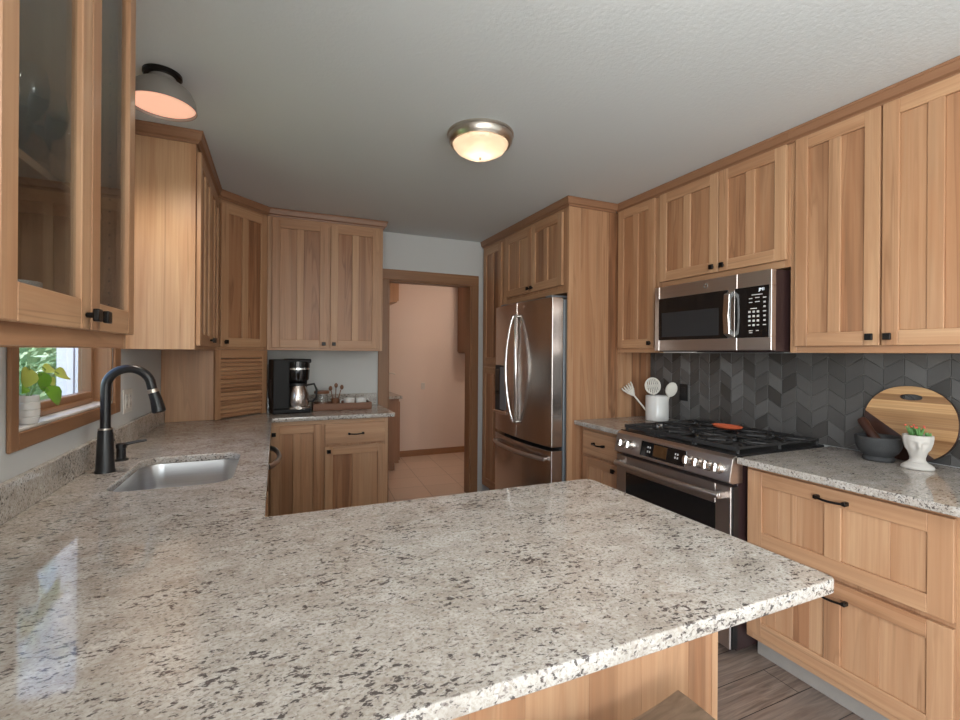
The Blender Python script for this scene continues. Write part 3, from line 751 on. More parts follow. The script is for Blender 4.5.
outlet('wall_outlet', 'small outlet on the beige wall seen through the doorway', (1.80, 5.98, .93), BW, M['plaster'], M['plaster'], sc_=.75)

# ------------------------------------------------------------------ fridge
FY0, FW_ = 3.612, .897
fr = thing('refrigerator', 'stainless french-door refrigerator with bottom freezer', 'refrigerator', (1.737, FY0, 0), RW)
MB().box((.006, .095, .03), (FW_ - .006, .80, 1.755)).box((.03, .13, 0), (FW_ - .03, .75, .03)).build('body', M['grey_steel'], fr, .006, 2)
bulge = lambda x: -.036 * (1 - ((x - FW_ / 2) / (FW_ / 2)) ** 2)
def curved(x0, x1, z0, z1, th=.088, k=12, y0=0):
    xs = [x0 + (x1 - x0) * i / k for i in range(k + 1)]
    return [(x, bulge(x) + y0) for x in xs] + [(x1, th), (x0, th)]
mid = FW_ / 2
dl = MB().prism(curved(.002, mid - .003, 0, 0), .725, 1.765).build('door', M['steel_v'], fr, .004, 2)
dr = MB().prism(curved(mid + .003, FW_ - .002, 0, 0), .725, 1.765).build('door', M['steel_v'], fr, .004, 2)
fz = MB().prism(curved(.002, FW_ - .002, 0, 0, k=20), .075, .700).build('freezer_drawer', M['steel_v'], fr, .004, 2)
MB().box((.02, .08, .70), (FW_ - .02, .10, .73)).build('gasket', M['rubber'], fr)
MB().box((.03, .06, .02), (FW_ - .03, .10, .072)).build('kick_grille', M['matte_black'], fr)
for x in (.05, FW_ - .13): MB().box((x, .02, 1.766), (x + .08, .16, 1.785)).build('hinge_cover', M['grey_steel'], fr, .004)
def bar(pts, w_, th_):
    """flat-oval bar along points"""
    return MB().tube(pts, w_, 14, flat=th_)
for door, s, side in ((dl, -1, .055), (dr, 1, .075)):
    pts = []
    for i in range(21):
        t = i / 20; z = .842 + t * .825; k = math.sin(PI * t)
        x = mid + s * (.016 + side * k ** 1.0); pts.append((x, bulge(x) - .022 - .04 * k ** .6, z))
    m_ = bar(pts, .011, 1.35)
    for z in (.85, 1.66): m_.cyl((mid + s * .018, bulge(mid) + .004, z), (mid + s * .018, bulge(mid) - .028, z), .010)
    m_.build('handle', M['chrome'], door)
pts = [(.05 + (FW_ - .10) * i / 20, bulge(.05 + (FW_ - .10) * i / 20) - .022 - .032 * math.sin(PI * i / 20) ** .6, .640) for i in range(21)]
m_ = bar(pts, .015, 1.0)
for x in (.06, FW_ - .06): m_.cyl((x, bulge(x) + .004, .640), (x, bulge(x) - .03, .640), .011)
m_.build('handle', M['steel'], fz)
d_ = MB(); d_.box((.045, -.026, .885), (.275, .06, 1.275)); d_.build('dispenser', M['matte_black'], dl, .006)
d_ = MB(); d_.box((.150, -.034, .91), (.262, -.022, 1.26)); d_.build('dispenser_recess', M['grey_steel'], dl, .004)
MB().box((.045, -.042, .875), (.285, -.010, .90)).build('dispenser_tray', M['chrome'], dl, .004)
MB().box((.055, -.031, 1.03), (.135, -.026, 1.24)).build('dispenser_keypad', M['black_glass'], dl, .002)
MB().cyl((.55, bulge(.55) - .0015, 1.725), (.55, bulge(.55) + .004, 1.725), .011, None, 24).build('emblem', M['chrome'], dr)

# ------------------------------------------------------------------ range
RY, RWD = 2.216, .770
rg = thing('range', 'stainless slide-in gas range with black grates and front knobs', 'stove', (1.885, RY, 0), RW)
MB().box((.004, .03, .03), (RWD - .004, .64, .905)).build('body', M['dark_side'], rg, .003)
for x in (.07, RWD - .07):
    for y in (.08, .60): MB().cyl((x, y, 0), (x, y, .03), .02).build('foot', M['black_plastic'], rg)
MB().box((-.002, .02, .905), (RWD + .002, .66, .921)).build('cooktop', M['black_plastic'], rg, .004, 2)
cp = MB().prism([(-.004, .790), (-.028, .800), (-.006, .905), (.02, .916), (.06, .916), (.06, .790)], 0, RWD, 0).build('control_panel', M['steel'], rg, .003, 2)
nrm = Vector((0, -.105, -.022)).normalized(); nrm = Vector((0, -.979, .205))
def onp(x, s, out=0.0):
    p = Vector((x, -.028, .800)).lerp(Vector((x, -.006, .905)), s) + nrm * out; return tuple(p)
XP = lambda x, s: Matrix.Translation(onp(x, s)) @ Matrix.Rotation(R(-11.8), 4, 'X')
MB().box((-.155, -.002, -.040), (.155, .003, .040), X=XP(.365, .50)).build('display_panel', M['black_glass'], cp, .001)
MB().box((-.046, -.0032, -.030), (.046, -.002, .030), X=XP(.352, .52)).build('display', M['amber_display'], cp)
lg = MB()
for i, (x, z) in enumerate(((-.10, .012), (-.085, .012), (-.10, -.012), (-.085, -.012), (.09, .012), (.09, -.006), (.105, .012), (.105, -.006))):
    lg.box((x - .004, -.003, z - .005), (x + .004, -.002, z + .005), X=XP(.365, .5))
lg.build('key_legend', M['legend'], cp)
for x in (.075, .135, .545, .600, .655, .710):
    k_ = MB(); X_ = XP(x, .5) @ Matrix.Rotation(R(90), 4, 'X')
    k_.lathe([(0, 0), (.027, 0), (.027, .004), (.0235, .006), (.022, .030), (.020, .034), (0, .034)], 28, X=X_)
    k_.box((-.0045, -.021, .034), (.0045, .021, .042), X=X_)
    k_.build('knob', M['chrome'], cp, .001)
od = MB(); z0, z1 = .185, .778
od.box((.004, -.012, z0), (.085, .030, z1)).box((RWD - .085, -.012, z0), (RWD - .004, .030, z1)).box((.085, -.012, z1 - .095), (RWD - .085, .030, z1)).box((.085, -.012, z0), (RWD - .085, .030, z0 + .07))
odo = od.build('oven_door', M['steel'], rg, .002)
MB().box((.075, -.0115, z0 + .06), (RWD - .075, .02, z1 - .088)).build('oven_window', M['black_glass'], odo)
h_ = MB().tube([(.035 + (RWD - .07) * i / 16, -.048 - .016 * math.sin(PI * i / 16), .735) for i in range(17)], .0145, 14)
for x in (.045, RWD - .045): h_.box((x - .014, -.05, .722), (x + .014, -.010, .750))
h_.build('handle', M['steel'], odo, .002)
MB().box((.004, -.010, .045), (RWD - .004, .030, .175)).build('storage_drawer', M['steel'], rg, .004)
MB().box((RWD - .0035, -.004, .05), (RWD + .004, .028, .78)).build('side_trim', M['black_plastic'], rg)
for i in range(3):
    x0 = .012 + i * .2495; x1 = x0 + .246; y0, y1 = .045, .640; z = .945; g_ = MB(); r = .0075
    def gb(a, b_): g_.tube([a, b_], r, 8)
    for x in (x0 + r, x1 - r): gb((x, y0, z), (x, y1, z))
    for y in (y0 + r, (y0 + y1) / 2, y1 - r): gb((x0, y, z), (x1, y, z))
    xm = (x0 + x1) / 2
    for yc in (y0 + .15, y1 - .15):
        gb((x0, yc, z + .002), (xm - .030, yc, z + .002)); gb((xm + .030, yc, z + .002), (x1, yc, z + .002))
        gb((xm, yc - .145, z + .002), (xm, yc - .03, z + .002)); gb((xm, yc + .03, z + .002), (xm, yc + .145, z + .002))
        for sx in (-1, 1):
            for sy in (-1, 1): gb((xm + sx * .10, yc + sy * .08, z + .001), (xm + sx * .035, yc + sy * .03, z + .002))
    for x in (x0 + r, x1 - r):
        for y in (y0 + r, y1 - r, (y0 + y1) / 2): g_.cyl((x, y, z), (x, y, .9205), .008, None, 8)
    g_.box((x0, y0 - .006, z - .012), (x1, y0 + .008, z + .007))
    g_.build('grate', M['iron'], rg)
for x, y, r in ((.135, .195, .042), (.135, .49, .034), (.385, .34, .05), (.635, .195, .045), (.635, .49, .036)):
    MB().lathe([(0, .026 - .012), (r * .9, .014), (r, .010), (r, .004), (r * .75, .003), (r * .75, 0)], 24, (x, y, .921)).build('burner', M['iron'], rg)
sr = thing('spoon_rest', 'orange-red spoon rest lying on the range grates', 'spoon rest', (2.325, 1.835, .9545), R(-78))
prof = []
sp = MB(); ring = []
for k_, (sx, sz) in enumerate(((.30, .003), (.62, .003), (.92, .012), (1.0, .022), (.96, .024), (.86, .014), (.58, .006), (.25, .006))):
    ring.append([(math.cos(2 * PI * j / 28) * .075 * sx * (1.25 if math.cos(2 * PI * j / 28) > 0 else 1), math.sin(2 * PI * j / 28) * .043 * sx, sz) for j in range(28)])
vs = [p for r_ in ring for p in r_]
fs = [(i * 28 + j, i * 28 + (j + 1) % 28, (i + 1) * 28 + (j + 1) % 28, (i + 1) * 28 + j) for i in range(7) for j in range(28)] + [tuple(range(28)), tuple(7 * 28 + j for j in range(28))]
sp.add(vs, fs, .4, 2, 0, True); sp.build('dish', M['orange'], sr)

# ------------------------------------------------------------------ microwave
mw = thing('microwave', 'stainless over-the-range microwave with black window and keypad', 'microwave', (2.16, 2.196, 1.390), RW)
MWW, MWH = .740, .398
MB().box((.004, .022, 0), (MWW - .004, .415, MWH - .002)).build('body', M['dark_side'], mw, .003)
fp = MB(); fp.box((0, -.012, .006), (.036, .022, MWH - .004)).box((.036, -.012, .006), (.560, .022, .072)).box((.036, -.012, MWH - .080), (.560, .022, MWH - .004)).box((.508, -.012, .072), (.548, .022, MWH - .08))
mdo = fp.build('door', M['steel'], mw, .002)
MB().box((.034, -.0135, .069), (.508, .02, MWH - .077)).build('door_window', M['black_glass'], mdo, .001)
MB().box((.060, -.0141, .088), (.455, -.0135, MWH - .165)).build('window_screen', M['matte_black'], mdo)
h_ = MB(); h_.prism([(-.013, 0), (-.050, .018), (-.057, .12), (-.050, .222), (-.013, .240), (-.013, .216), (-.034, .20), (-.038, .12), (-.034, .04), (-.013, .024)], .512, .546, 0)
for v_ in range(len(h_.v)): h_.v[v_] = (h_.v[v_][0], h_.v[v_][1], h_.v[v_][2] + .072)
h_.build('handle', M['chrome'], mdo, .002)
cpn = MB(); cpn.box((.562, -.012, .006), (MWW, .022, .072)).box((.562, -.012, MWH - .080), (MWW, .022, MWH - .004)).box((MWW - .012, -.012, .072), (MWW, .022, MWH - .08)).box((.562, -.008, .072), (MWW - .012, .022, MWH - .08))
cpo = cpn.build('control_panel', M['steel'], mw, .002)
MB().box((.548, -.0135, .069), (MWW - .010, -.006, MWH - .077)).build('keypad', M['black_glass'], cpo, .001)
lg = MB()
def key(x, z, w_, h2):
    x = .630 + (x - .592) * .92; lg.box((x - w_ / 2, -.0143, z - h2 / 2), (x + w_ / 2, -.0135, z + h2 / 2))
for r_ in range(4):
    for c_ in range(3): key(.592 + c_ * .024, .196 - r_ * .022, .012, .010 if r_ < 3 or c_ == 1 else .006)
for r_ in range(7): key(.676, .262 - r_ * .022, .016 if r_ % 3 == 0 else .011, .005 if r_ % 3 == 0 else .008)
for x, z, w_ in ((.634, .279, .055), (.598, .262, .018), (.636, .264, .022), (.598, .243, .018), (.636, .244, .024), (.615, .212, .034), (.600, .103, .022), (.600, .093, .018), (.637, .103, .014)): key(x, z, w_, .004)
lg.build('key_legend', M['legend'], cpo)
text_mesh('clock_digits', 'JM1', .020, M['display_glow'], cpo, (.693, -.0139, .302), (R(90), 0, 0))
em = MB().cyl((.372, -.0138, MWH - .040), (.372, -.010, MWH - .040), .013, None, 24); em.build('emblem', M['chrome'], mdo)
MB().lathe([(.0095, 0), (.0112, 0), (.0112, .0006), (.0095, .0006)], 24, closed=True, X=Matrix.Translation((.372, -.0138, MWH - .040)) @ Matrix.Rotation(R(90), 4, 'X')).build('emblem_ring', M['grey_steel'], mdo)
MB().box((.03, .03, -.006), (.25, .12, .0)).build('lamp_lens', M['white_plate'], mw, .001)
MB().box((.28, .03, -.004), (.60, .30, .0)).build('vent_grille', M['matte_black'], mw, .001)

# ------------------------------------------------------------------ ceiling lights
l1 = thing('ceiling_light', 'grey bowl-shaped semi-flush ceiling light above the sink', 'ceiling light', (-.412, 2.155, H))
MB().lathe([(0, 0), (.066, 0), (.066, -.010), (.060, -.016), (0, -.016)], 36).build('base', M['black'], l1)
MB().lathe([(0, -.016), (.045, -.016), (.047, -.040), (0, -.040)], 28).build('neck', M['lamp_metal'], l1)
MB().lathe([(.045, -.034), (.075, -.044), (.098, -.064), (.112, -.094), (.117, -.130), (.113, -.130), (.108, -.096), (.094, -.068), (.072, -.049), (.045, -.040)], 48, closed=True).build('shade', M['lamp_metal'], l1)
MB().lathe([(0, -.125), (.060, -.1255), (.095, -.124), (.1115, -.119), (.1115, -.115), (0, -.115)], 48).build('diffuser', M['sink_lamp_glow'], l1)
l2 = thing('ceiling_light', 'round nickel flush ceiling light with glowing glass bowl in mid-ceiling', 'ceiling light', (.918, 2.10, H))
MB().lathe([(0, 0), (.164, 0), (.164, -.010), (.160, -.014), (.157, -.036), (.152, -.042), (.147, -.050), (.138, -.050), (.138, -.02), (0, -.02)], 56).build('pan', M['nickel'], l2)
MB().lathe([(.138, -.046), (.134, -.058), (.118, -.080), (.085, -.099), (.045, -.109), (0, -.112), (0, -.108), (.045, -.105), (.084, -.095), (.115, -.077), (.130, -.056), (.134, -.046)], 56).build('glass_bowl', M['lamp_glass'], l2)
MB().ball((0, 0, -.062), .032).build('bulb', M['bulb_glow'], l2)
MB().lathe([(0, -.108), (.006, -.112), (.007, -.120), (.003, -.126), (0, -.126)], 16).build('finial', M['nickel'], l2)
bl = light('lamp_light', 'POINT', (0, 0, -.07), (0, 0, 0), 1.7, (1, .84, .68), shadow_soft_size=.05); bl.parent = l2
bl = light('sink_lamp_light', 'SPOT', (0, 0, -.14), (0, 0, 0), 24, (1, .88, .76), shadow_soft_size=.08, spot_size=R(160), spot_blend=.6); bl.parent = l1
l4 = thing('ceiling_light', 'added round ceiling light, out of view, over the near seating edge of the peninsula', 'ceiling light', (.78, .33, H))  # unseen fitting, added to light the worktop from above
MB().lathe([(0, 0), (.15, 0), (.15, -.02), (.13, -.06), (.07, -.085), (0, -.09)], 32).build('diffuser', M['bulb_glow'], l4)
bl = light('peninsula_fill_light', 'POINT', (0, 0, -.25), (0, 0, 0), 19, (1, .95, .90), shadow_soft_size=.14); bl.parent = l4
l3 = thing('ceiling_light', 'plain round ceiling light in the room past the doorway', 'ceiling light', (2.42, 4.85, H))
MB().lathe([(0, 0), (.15, 0), (.15, -.02), (.13, -.06), (.07, -.085), (0, -.09)], 32).build('diffuser', M['bulb_glow'], l3)
bl = light('hall_lamp_light', 'POINT', (0, 0, -.16), (0, 0, 0), 18, (1, .88, .78), shadow_soft_size=.12); bl.parent = l3

# ------------------------------------------------------------------ coffee corner
cm = thing('coffee_maker', 'black drip coffee maker with steel carafe on the back worktop', 'coffee maker', (.100, 3.80, CT + .001), R(8))
MB().box((-.135, -.10, 0), (.135, .13, .035)).box((-.135, -.10, .035), (-.02, .13, .40)).box((-.02, .055, .035), (.135, .13, .40)).build('body', M['appliance_black'], cm, .008, 3)
bk = MB().lathe([(0, .235), (.070, .235), (.084, .25), (.090, .33), (.090, .385), (0, .385)], 32, (.045, -.03, 0)); bk.build('brew_basket', M['black_glass'], cm)
MB().box((-.03, -.10, .375), (.135, .13, .405)).build('lid', M['appliance_black'], cm, .010, 3)
MB().prism([(-.012, .405), (.13, .405), (.13, .365)], -.124, -.120, 1).build('trim', M['chrome'], cm) if False else None
MB().lathe([(.088, .325), (.0915, .325), (.0915, .338), (.088, .338)], 32, (.045, -.03, 0), closed=True).build('trim_ring', M['chrome'], cm)
MB().lathe([(0, .032), (.092, .032), (.092, .046), (.086, .050), (0, .050)], 32, (.045, -.03, 0)).build('warming_plate', M['chrome'], cm)
MB().lathe([(0, .052), (.080, .052), (.086, .07), (.080, .15), (.064, .195), (.062, .205), (0, .205)], 36, (.045, -.03, 0)).build('carafe', M['steel_v'], cm)
MB().lathe([(0, .205), (.070, .205), (.070, .222), (.05, .23), (0, .23)], 32, (.045, -.03, 0)).build('carafe_lid', M['black_plastic'], cm)
MB().tube([(.105, -.05, .205), (.160, -.066, .215), (.178, -.07, .17), (.176, -.07, .11), (.150, -.062, .08), (.125, -.054, .085)], .011, 10, flat=.8).build('carafe_handle', M['black_plastic'], cm)
MB().box((-.142, -.06, .10), (-.135, .09, .25)).build('water_gauge', M['matte_black'], cm, .004)

tr = thing('tray', 'low reddish wooden tray on the coffee corner holding jars and cups', 'tray', (.490, 3.885, CT + .001))
t_ = MB(); t_.box((-.225, -.085, 0), (.225, .085, .010), 0, .4)
for a, b_ in (((-.225, -.085, .010), (.225, -.073, .055)), ((-.225, .073, .010), (.225, .085, .055))): t_.box(a, b_, 0, .4)
for a, b_ in (((-.225, -.073, .010), (-.213, .073, .055)), ((.213, -.073, .010), (.225, .073, .055))): t_.box(a, b_, 1, .5)
t_.build('frame', M['tray_wood'], tr, .002)
jr = thing('jar', 'glass jar with a flat wooden lid in the coffee tray', 'jar', (.335, 3.880, CT + .0115))
MB().lathe([(0, 0), (.046, 0), (.050, .006), (.050, .105), (.046, .118), (.043, .118), (.047, .104), (.047, .008), (0, .004)], 32).build('glass_body', M['ware_glass'], jr)
MB().lathe([(0, .118), (.056, .118), (.058, .124), (.056, .140), (0, .142)], 32, axis=0).build('lid', M['tray_wood'], jr)
MB().lathe([(0, .006), (.045, .006), (.045, .05), (0, .052)], 24).build('contents', M['tray_wood'], jr)
sc_ = thing('cup', 'small brown cup holding the wooden spoons in the coffee tray', 'cup', (.440, 3.900, CT + .0115))
MB().lathe([(0, 0), (.024, 0), (.030, .05), (.031, .075), (.028, .075), (.027, .05), (.021, .004), (0, .004)], 24).build('body', M['tray_wood'], sc_)
for i, (dx, dy, h2, lb) in enumerate(((-.030, .0, .150, 'shortest wooden spoon, tilted towards the jar, in the brown cup'), (.006, .012, .172, 'tallest wooden spoon, upright in the middle of the brown cup'), (.040, -.004, .158, 'wooden spoon tilted towards the white cups, in the brown cup'))):
    s_ = thing('wooden_spoon', lb, 'spoon', (.440 + dx * .25, 3.900 + dy * .3, CT + .017), 0, 'wooden spoons in the coffee tray')
    MB().tube([(0, 0, .002), (dx * .8, dy * .6, h2 - .02)], .0038, 8).build('handle', M['tray_wood'], s_)
    MB().ball((dx, dy * .8, h2), .016, 12, sq=(.9, .5, 1.25)).build('bowl', M['tray_wood'], s_)
def mug(loc, rot, lab):
    t = thing('mug', lab, 'mug', loc, rot, 'white mugs in the coffee tray')
    MB().lathe([(0, 0), (.034, 0), (.040, .006), (.044, .06), (.044, .078), (.041, .078), (.040, .058), (.036, .008), (0, .006)], 32).build('body', M['ceramic'], t)
    MB().tube([(.040, 0, .062), (.060, 0, .064), (.070, 0, .045), (.062, 0, .022), (.040, 0, .018)], .0052, 10).build('handle', M['ceramic'], t)
    return t
m1 = mug((.545, 3.868, CT + .0115), R(160), 'white mug nearer the wooden spoons in the coffee tray')
copy_tree(m1, (.640, 3.872, CT + .0115), R(12), 'white mug at the doorway end of the coffee tray')

# ------------------------------------------------------------------ utensils, mortar, board, planter
cr = thing('utensil_crock', 'white ceramic crock of cream utensils beside the range', 'crock', (2.437, 2.464, CT + .001))
MB().lathe([(0, 0), (.073, 0), (.077, .004), (.077, .168), (.075, .171), (.070, .171), (.070, .008), (0, .006)], 44).build('body', M['ceramic'], cr)
def utensil(lab, base, tip, head):
    t = thing('utensil', lab, 'utensil', (base[0], base[1], CT + .010), 0, 'cream kitchen utensils in the crock')
    v = Vector(tip)
    MB().tube([(0, 0, 0), tuple(v * .85)], [.007, .006], 10).build('handle', M['silicone'], t)
    z = v.normalized(); face = Vector((-.70, -.71, 0)); xax = face.cross(z).normalized(); yax = z.cross(xax)
    X = Matrix.Translation(v) @ Matrix((xax, yax, z)).transposed().to_4x4()
    h = MB()
    if head == 'fork':
        for q in range(5):
            a = -.036 + q * .018
            h.tube([(0, 0, -.035), (a * .6, -.004, .0), (a, -.012, .035), (a * 1.05, -.030, .052)], [.009, .008, .0065, .004], 8, X=X)
        h.tube([(-.028, -.002, .004), (.028, -.002, .004)], .009, 8, X=X)
    elif head == 'skimmer':
        pts = [(math.cos(2 * PI * j / 24) * .048, .055 * math.sin(2 * PI * j / 24)) for j in range(24)]
        rim = MB(); h.tube([(p[0], 0, p[1]) for p in pts] + [(pts[0][0], 0, pts[0][1])], .006, 8, X=X)
        for q in range(-3, 4):
            hh = .055 * math.sqrt(max(0, 1 - (q * .0125 / .048) ** 2)); h.box((q * .0125 - .0042, .001, -hh), (q * .0125 + .0042, .004, hh), X=X)
        h.box((-.045, .001, -.012), (.045, .004, .010), X=X)
    else:
        h.ball((0, 0, .0), .04, 18, sq=(.92, .28, 1.32), X=X)
    h.build('head', M['silicone'], t)
utensil('cream spaghetti server leaning out of the crock towards the fridge', (2.427, 2.494), (-.105, .105, .185), 'fork')
utensil('cream slotted skimmer standing in the middle of the crock', (2.437, 2.466), (-.015, .025, .228), 'skimmer')
utensil('cream solid spoon leaning out of the crock towards the range', (2.450, 2.439), (.02, -.070, .210), 'spoon')

cb = thing('cutting_board', 'round striped wooden cutting board leaning on the tile behind the planter', 'cutting board', (2.512, 1.105, CT + .002), RW)
tilt = Matrix.Rotation(R(-8), 4, 'X')
A, B = .166, .163
def ell(k, a, b_, cx=0, cz=B): return [(cx + a * math.copysign(abs(math.cos(2 * PI * j / k)) ** .92, math.cos(2 * PI * j / k)), cz + b_ * math.copysign(abs(math.sin(2 * PI * j / k)) ** .92, math.sin(2 * PI * j / k))) for j in range(k)]
outl = ell(72, A, B); hole = ell(24, .040, .0135, .004, 2 * B - .048)
cu = bpy.data.curves.new('c', 'CURVE'); cu.dimensions = '2D'; cu.fill_mode = 'BOTH'
for lp in (outl, hole[::-1]):
    sp = cu.splines.new('POLY'); sp.points.add(len(lp) - 1); sp.use_cyclic_u = True
    for p, q in zip(sp.points, lp): p.co = (q[0], q[1], 0, 1)
cu.extrude = .009; tmp = bpy.data.objects.new('tmp', cu); COL.objects.link(tmp); bpy.context.view_layer.update()
me = bpy.data.meshes.new_from_object(tmp.evaluated_get(bpy.context.evaluated_depsgraph_get())); bpy.data.objects.remove(tmp)
bm = bmesh.new(); bm.from_mesh(me); bmesh.ops.remove_doubles(bm, verts=bm.verts, dist=1e-6)
cuts = [2 * B - .038, 2 * B - .068, 2 * B - .108, .20, .15, .105, .06]
for zc in cuts: bmesh.ops.bisect_plane(bm, geom=bm.verts[:] + bm.edges[:] + bm.faces[:], plane_co=(0, zc, 0), plane_no=(0, 1, 0), dist=1e-6)
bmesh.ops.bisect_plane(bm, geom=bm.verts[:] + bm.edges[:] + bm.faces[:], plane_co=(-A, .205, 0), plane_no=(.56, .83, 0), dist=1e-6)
tl = bm.faces.layers.float.new('tone'); gl = bm.verts.layers.float_vector.new('gr')
tones = [.1, .9, .15, .55, .75, .45, .9, .6]
for f_ in bm.faces:
    cc = f_.calc_center_median(); i = sum(1 for zc in cuts if cc.y < zc); f_[tl] = tones[i]
    f_.material_index = 1 if (cc.x + A) * .56 + (cc.y - .205) * .83 < 0 else (2 if abs(f_.normal.z) < .5 else 0)  # corner below the diagonal is dark brown, like the rim
for v in bm.verts: v[gl] = (v.co.y * 1.3 + 3, v.co.z, v.co.x * .8)
bmesh.ops.transform(bm, matrix=tilt @ Matrix.Rotation(R(90), 4, 'X'), verts=bm.verts)
me.materials.clear()
for k_ in ('board_wood', 'dark_brown', 'dark_brown'): me.materials.append(M[k_])
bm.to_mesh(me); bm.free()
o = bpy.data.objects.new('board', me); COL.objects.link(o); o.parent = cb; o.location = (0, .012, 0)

mo = thing('mortar', 'dark stone mortar standing before the cutting board', 'mortar', (2.428, 1.160, CT + .001))
mo.scale = (.86, .86, .92)
MB().lathe([(0, 0), (.062, 0), (.066, .006), (.064, .018), (.060, .024), (.078, .040), (.092, .066), (.097, .100), (.097, .112), (.094, .116), (.084, .114), (.078, .085), (.055, .050), (0, .040)], 44, tone=.6).build('bowl', M['stone'], mo)
pe = thing('pestle', 'dark stone pestle resting in the mortar', 'pestle', (2.443, 1.163, CT + .050))
pe.scale = (.9, .9, .9)
MB().tube([(0, 0, .012), (0, .01, .03), (.02, .05, .075), (.035, .085, .115), (.040, .098, .128), (.042, .103, .132)], [.020, .024, .019, .022, .019, .008], 16, tone=.2).build('shaft', M['dark_brown'], pe)

pl = thing('planter', 'white plaster bust-shaped planter standing in front of the cutting board', 'planter', (2.395, 1.010, CT + .001), R(-60))
pl.scale = (.80, .80, .92)
prof = [(0, 0), (.058, 0), (.062, .004), (.061, .012), (.052, .020), (.040, .028), (.0315, .038), (.031, .050), (.038, .072), (.047, .092), (.054, .115), (.057, .135), (.0565, .148), (.052, .150), (.048, .146), (.045, .12), (0, .115)]
from itertools import chain
pr2 = list(chain.from_iterable([(a[0] + (b_[0] - a[0]) * q / 3, a[1] + (b_[1] - a[1]) * q / 3) for q in range(3)] for a, b_ in zip(prof, prof[1:]))) + [prof[-1]]
b = MB(); seg = 72; b.lathe(pr2, seg, tone=.4)
for i, p in enumerate(b.v):
    x, y, z = p; r = math.hypot(x, y)
    if .055 < z < .15 and r > .03:
        a = math.atan2(x, -y); k_ = 0
        k_ += .016 * math.exp(-(a / .16) ** 2 - ((z - .100) / .014) ** 2)               # nose
        k_ -= .010 * (math.exp(-((a - .38) / .2) ** 2) + math.exp(-((a + .38) / .2) ** 2)) * math.exp(-((z - .112) / .010) ** 2)  # eye sockets
        k_ += .008 * math.exp(-(a / .3) ** 2 - ((z - .078) / .008) ** 2)                # lips
        k_ += .006 * math.exp(-(a / .35) ** 2 - ((z - .062) / .010) ** 2)               # chin
        k_ += .007 * math.exp(-(a / .6) ** 2 - ((z - .124) / .008) ** 2)                # brow
        k_ += .005 * math.sin(a * 9) if abs(a) > 1.1 and z > .085 else 0                # hair waves
        b.v[i] = (x * (1 + k_ / r), y * (1 + k_ / r), z)
    elif z <= .03 and r > .02: b.v[i] = (x * 1.05, y * .8, z)
b.build('bust', M['plaster'], pl, angle=60)
MB().lathe([(0, .118), (.046, .118), (.046, .135), (0, .138)], 24).build('soil', M['drawn_black'], pl)
su = thing('succulent', 'small green succulents with red tips growing in the bust planter', 'plant', (2.395, 1.010, CT + .128))
su.scale = (.8, .8, .8)
lf = MB(); fl = MB(); rng = random.Random(3)
for ci, (cx, cy, hh) in enumerate(((.0, .022, .062), (-.010, -.012, .058), (.006, -.040, .030), (.018, .005, .045))):
    for k_ in range(7):
        a = k_ * 2.4 + ci; tilt_ = rng.uniform(.15, .55); L = hh * rng.uniform(.75, 1.05)
        tip = (cx + math.cos(a) * L * tilt_, cy + math.sin(a) * L * tilt_, L)
        lf.tube([(cx, cy, -.005), (cx + (tip[0] - cx) * .45, cy + (tip[1] - cy) * .45, L * .5), tip], [.006, .007, .0012], 7)
        if k_ % 2 == 0 and ci < 2: fl.ball((tip[0], tip[1], tip[2] + .002), .005, 8)
lf.build('leaves', M['succulent'], su); fl.build('flowers', M['flower'], su)

# ------------------------------------------------------------------ plant on the sill
SPX, SPY, SPZ = XL - .020, 1.845, WZ0 + .0105
pv = thing('vase', 'white ribbed vase with a trailing plant on the window sill', 'vase', (SPX, SPY, SPZ))
MB().lathe([(0, 0), (.024, 0), (.027, .004), (.030, .020), (.028, .022), (.030, .024), (.031, .042), (.029, .044), (.031, .046), (.030, .064), (.028, .066), (.029, .070), (.028, .086), (.025, .086), (.026, .06), (.025, .006), (0, .004)], 36).build('body', M['ceramic'], pv)
po = thing('pothos', 'green pothos vine trailing from the white vase on the sill', 'plant', (SPX, SPY, SPZ + .06))
stm = MB(); lv = []
def heart(c, tipdir, normal, L, W):
    """a heart-shaped folded leaf"""
    t = Vector(tipdir).normalized(); n = Vector(normal); n = (n - t * n.dot(t)).normalized(); s_ = t.cross(n)
    prof_ = [(-.12, .30), (-.05, .52), (.12, .78), (.32, .92), (.55, .82), (.78, .5), (1.0, 0)]
    c = Vector(c); mid_ = [c + t * (u_ * L) - n * (.10 * L * (2 * u_ - .7) ** 2) for u_, _ in prof_]
    vs = []; fs = []
    for (u_, w_), m_ in zip(prof_, mid_):
        vs += [tuple(m_ + s_ * (w_ * W) + n * (.22 * w_ * W)), tuple(m_), tuple(m_ - s_ * (w_ * W) + n * (.22 * w_ * W))]
    vs.append(tuple(c))
    for i in range(len(prof_) - 1): fs += [(i * 3, i * 3 + 3, i * 3 + 4, i * 3 + 1), (i * 3 + 1, i * 3 + 4, i * 3 + 5, i * 3 + 2)]
    k_ = len(vs) - 1; fs += [(k_, 0, 1), (k_, 1, 2)]
    off = [tuple(Vector(v) - n * .0012) for v in vs]; kk = len(vs)
    return vs + off, fs + [tuple(i + kk for i in f_[::-1]) for f_ in fs]
